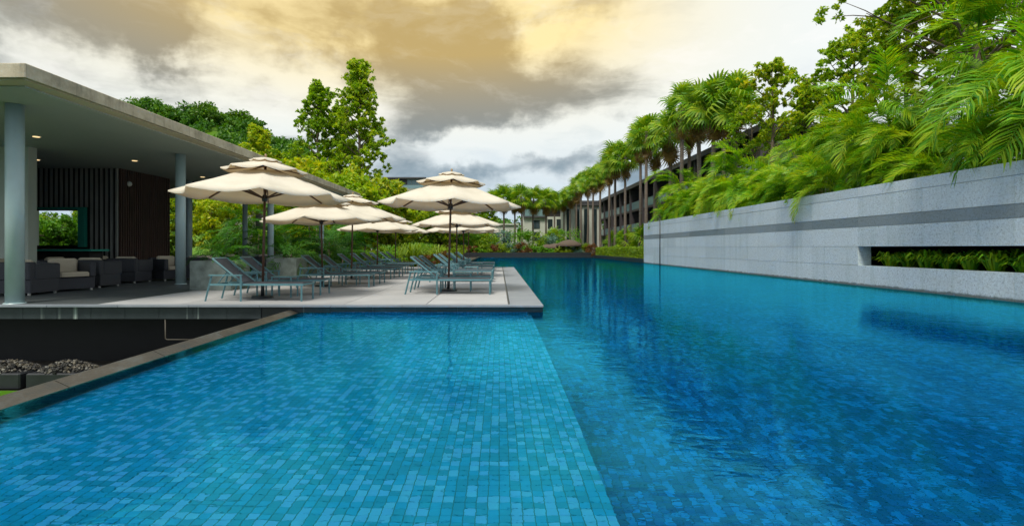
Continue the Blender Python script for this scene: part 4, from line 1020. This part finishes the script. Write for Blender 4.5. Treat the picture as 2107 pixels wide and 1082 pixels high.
# end building across the pool end
eb_ = thing('end_building', (0, 92, 0), 'pale three-storey building with dark windows and a glass balcony across the pool end', 'building')
def px_rect(p0, p1, q0, q1, Y): return ((p0-1027)/F*Y, (p1-1027)/F*Y, zz(q1, Y), zz(q0, Y))
x0, x1, z0, z1 = px_rect(1076, 1160, 446, 503, 92)
mb = MB(); mb.box(x0, x1, 0, 8, -.1, z1); mb.build('wall', 'render_white', eb_)
x2, x3, z2, z3 = px_rect(1080, 1122, 418, 446, 92)
mb = MB(); mb.box(x2, x1+8, .8, 8, z2+.02, z3); mb.build('upper_wall', 'dark_cladding', eb_)
mb = MB(); mb.box(x2-.5, x1+8.5, -.6, 8.5, z3, z3+.4); mb.build('roof', 'roof_dark', eb_)
mb = MB(); mb.box(x2, x3, -.35, -.29, z2+.1, z2+1.3); mb.build('balustrade', 'balcony_glass', eb_)
mb = MB(); mb.box(x2-.3, x3+.3, -.5, 0, z2-.2, z2+.05); mb.build('balcony_slab', 'roof_dark', eb_)
windows_on(eb_, None, [px_rect(1097, 1110, 454, 470, 92), px_rect(1098, 1110, 478, 496, 92), px_rect(1128, 1136, 452, 470, 92), px_rect(1128, 1136, 478, 497, 92), px_rect(1146, 1154, 452, 470, 92)], 0)
windows_on(eb_, None, [px_rect(1086, 1098, 422, 440, 92), px_rect(1104, 1118, 422, 440, 92)], .8)
# stair block joining wing and end building
sb = thing('stair_block', (at(1186, 88), 88, 0), 'pale block with vertical light bands where the wing meets the end building', 'building')
mb = MB(); mb.box(-2.2, 4.5, 0, 6, -.1, zz(423, 88)); mb.build('wall', 'render_white', sb)
for k in range(4):
    mb = MB(); mb.box(-1.7+k*1.5, -1.0+k*1.5, -.12, -.003, .4, zz(430, 88)); mb.build('window', 'window_glass', sb)
mb = MB(); mb.box(-2.5, 4.8, -.4, 6.4, zz(423, 88)+.004, zz(423, 88)+.35); mb.build('roof', 'roof_dark', sb)
# low white buildings
def white_block(px0, px1, pyt, Y, dep, lb_, wins, roof=True):
    x0 = at(px0, Y); x1 = at(px1, Y); t = thing('white_building', ((x0+x1)/2, Y, 0), lb_, 'building', 'low white buildings beyond the garden'); c_ = (x0+x1)/2
    mb = MB(); mb.box(x0-c_, x1-c_, 0, dep, -.1, zz(pyt, Y)); mb.build('wall', 'render_white', t)
    mb = MB(); mb.box(x0-c_-.3, x1-c_+.3, -.3, dep+.3, zz(pyt, Y)+.003, zz(pyt, Y)+.25); mb.build('roof', 'white_wall', t)
    windows_on(t, None, [((at(a_, Y)-c_), (at(b_, Y)-c_), zz(d_, Y), zz(c2, Y)) for (a_, b_, c2, d_) in wins], 0)
white_block(975, 1064, 463, 90, 6, 'low white building with small dark windows left of the far palms', [(995, 1004, 478, 494), (1018, 1027, 478, 494), (1042, 1050, 478, 494)])
white_block(752, 876, 470, 62, 6, 'white garden building with dark doors behind the parasol poles', [(757, 763, 476, 500), (806, 813, 476, 500), (838, 844, 476, 500)])
white_block(820, 848, 425, 75, 5, 'white upper building with two windows above the parasols', [(824, 829, 432, 446), (838, 843, 432, 446)])
white_block(466, 526, 425, 36, 3, 'pale garden wall block behind the palms left of the parasol pole', [(500, 504, 440, 500)])
dd_ = MB(); dd_.box(0, .95, 0, .6, -.1, 3.2); o = dd_.build('louvre_screen', 'roof_dark'); o.location = (at(526, 34), 34, 0); tag(o, 'dark upright louvred screen right of the pale garden wall', 'screen')
# distant modern house on the slope
hh_ = thing('hill_house', (at(832, 120), 120, 0), 'distant modern house with dark flat roof and glass front above the trees', 'building')
Y = 120; x0, x1 = at(796, Y)-hh_.location.x, at(872, Y)-hh_.location.x
mb = MB(); mb.box(x0, x1, 0, 6, 2, zz(369, Y)); mb.build('wall', 'render_white', hh_)
mb = MB(); mb.box(x0-.6, x1+.6, -1.2, 6.5, zz(369, Y), zz(366, Y)); mb.build('roof', 'roof_dark', hh_)
mb = MB(); mb.box(x0, (x0+x1)/2+.4, -.3, 0, zz(380, Y), zz(369.5, Y)); mb.build('dark_screen', 'dark_cladding', hh_)
for k in range(4):
    wdt = (x1-x0)/2/4; a0 = (x0+x1)/2+.5+k*wdt*.95
    mb = MB(); mb.box(a0, a0+wdt*.85, -.1, -.01, zz(380, Y), zz(371, Y)); mb.build('window', 'balcony_glass', hh_)
mb = MB(); mb.box(x0+4, x1, -1, -.9, zz(389, Y), zz(382, Y)); mb.build('balustrade', 'balcony_glass', hh_)
print('objects', len(bpy.data.objects))
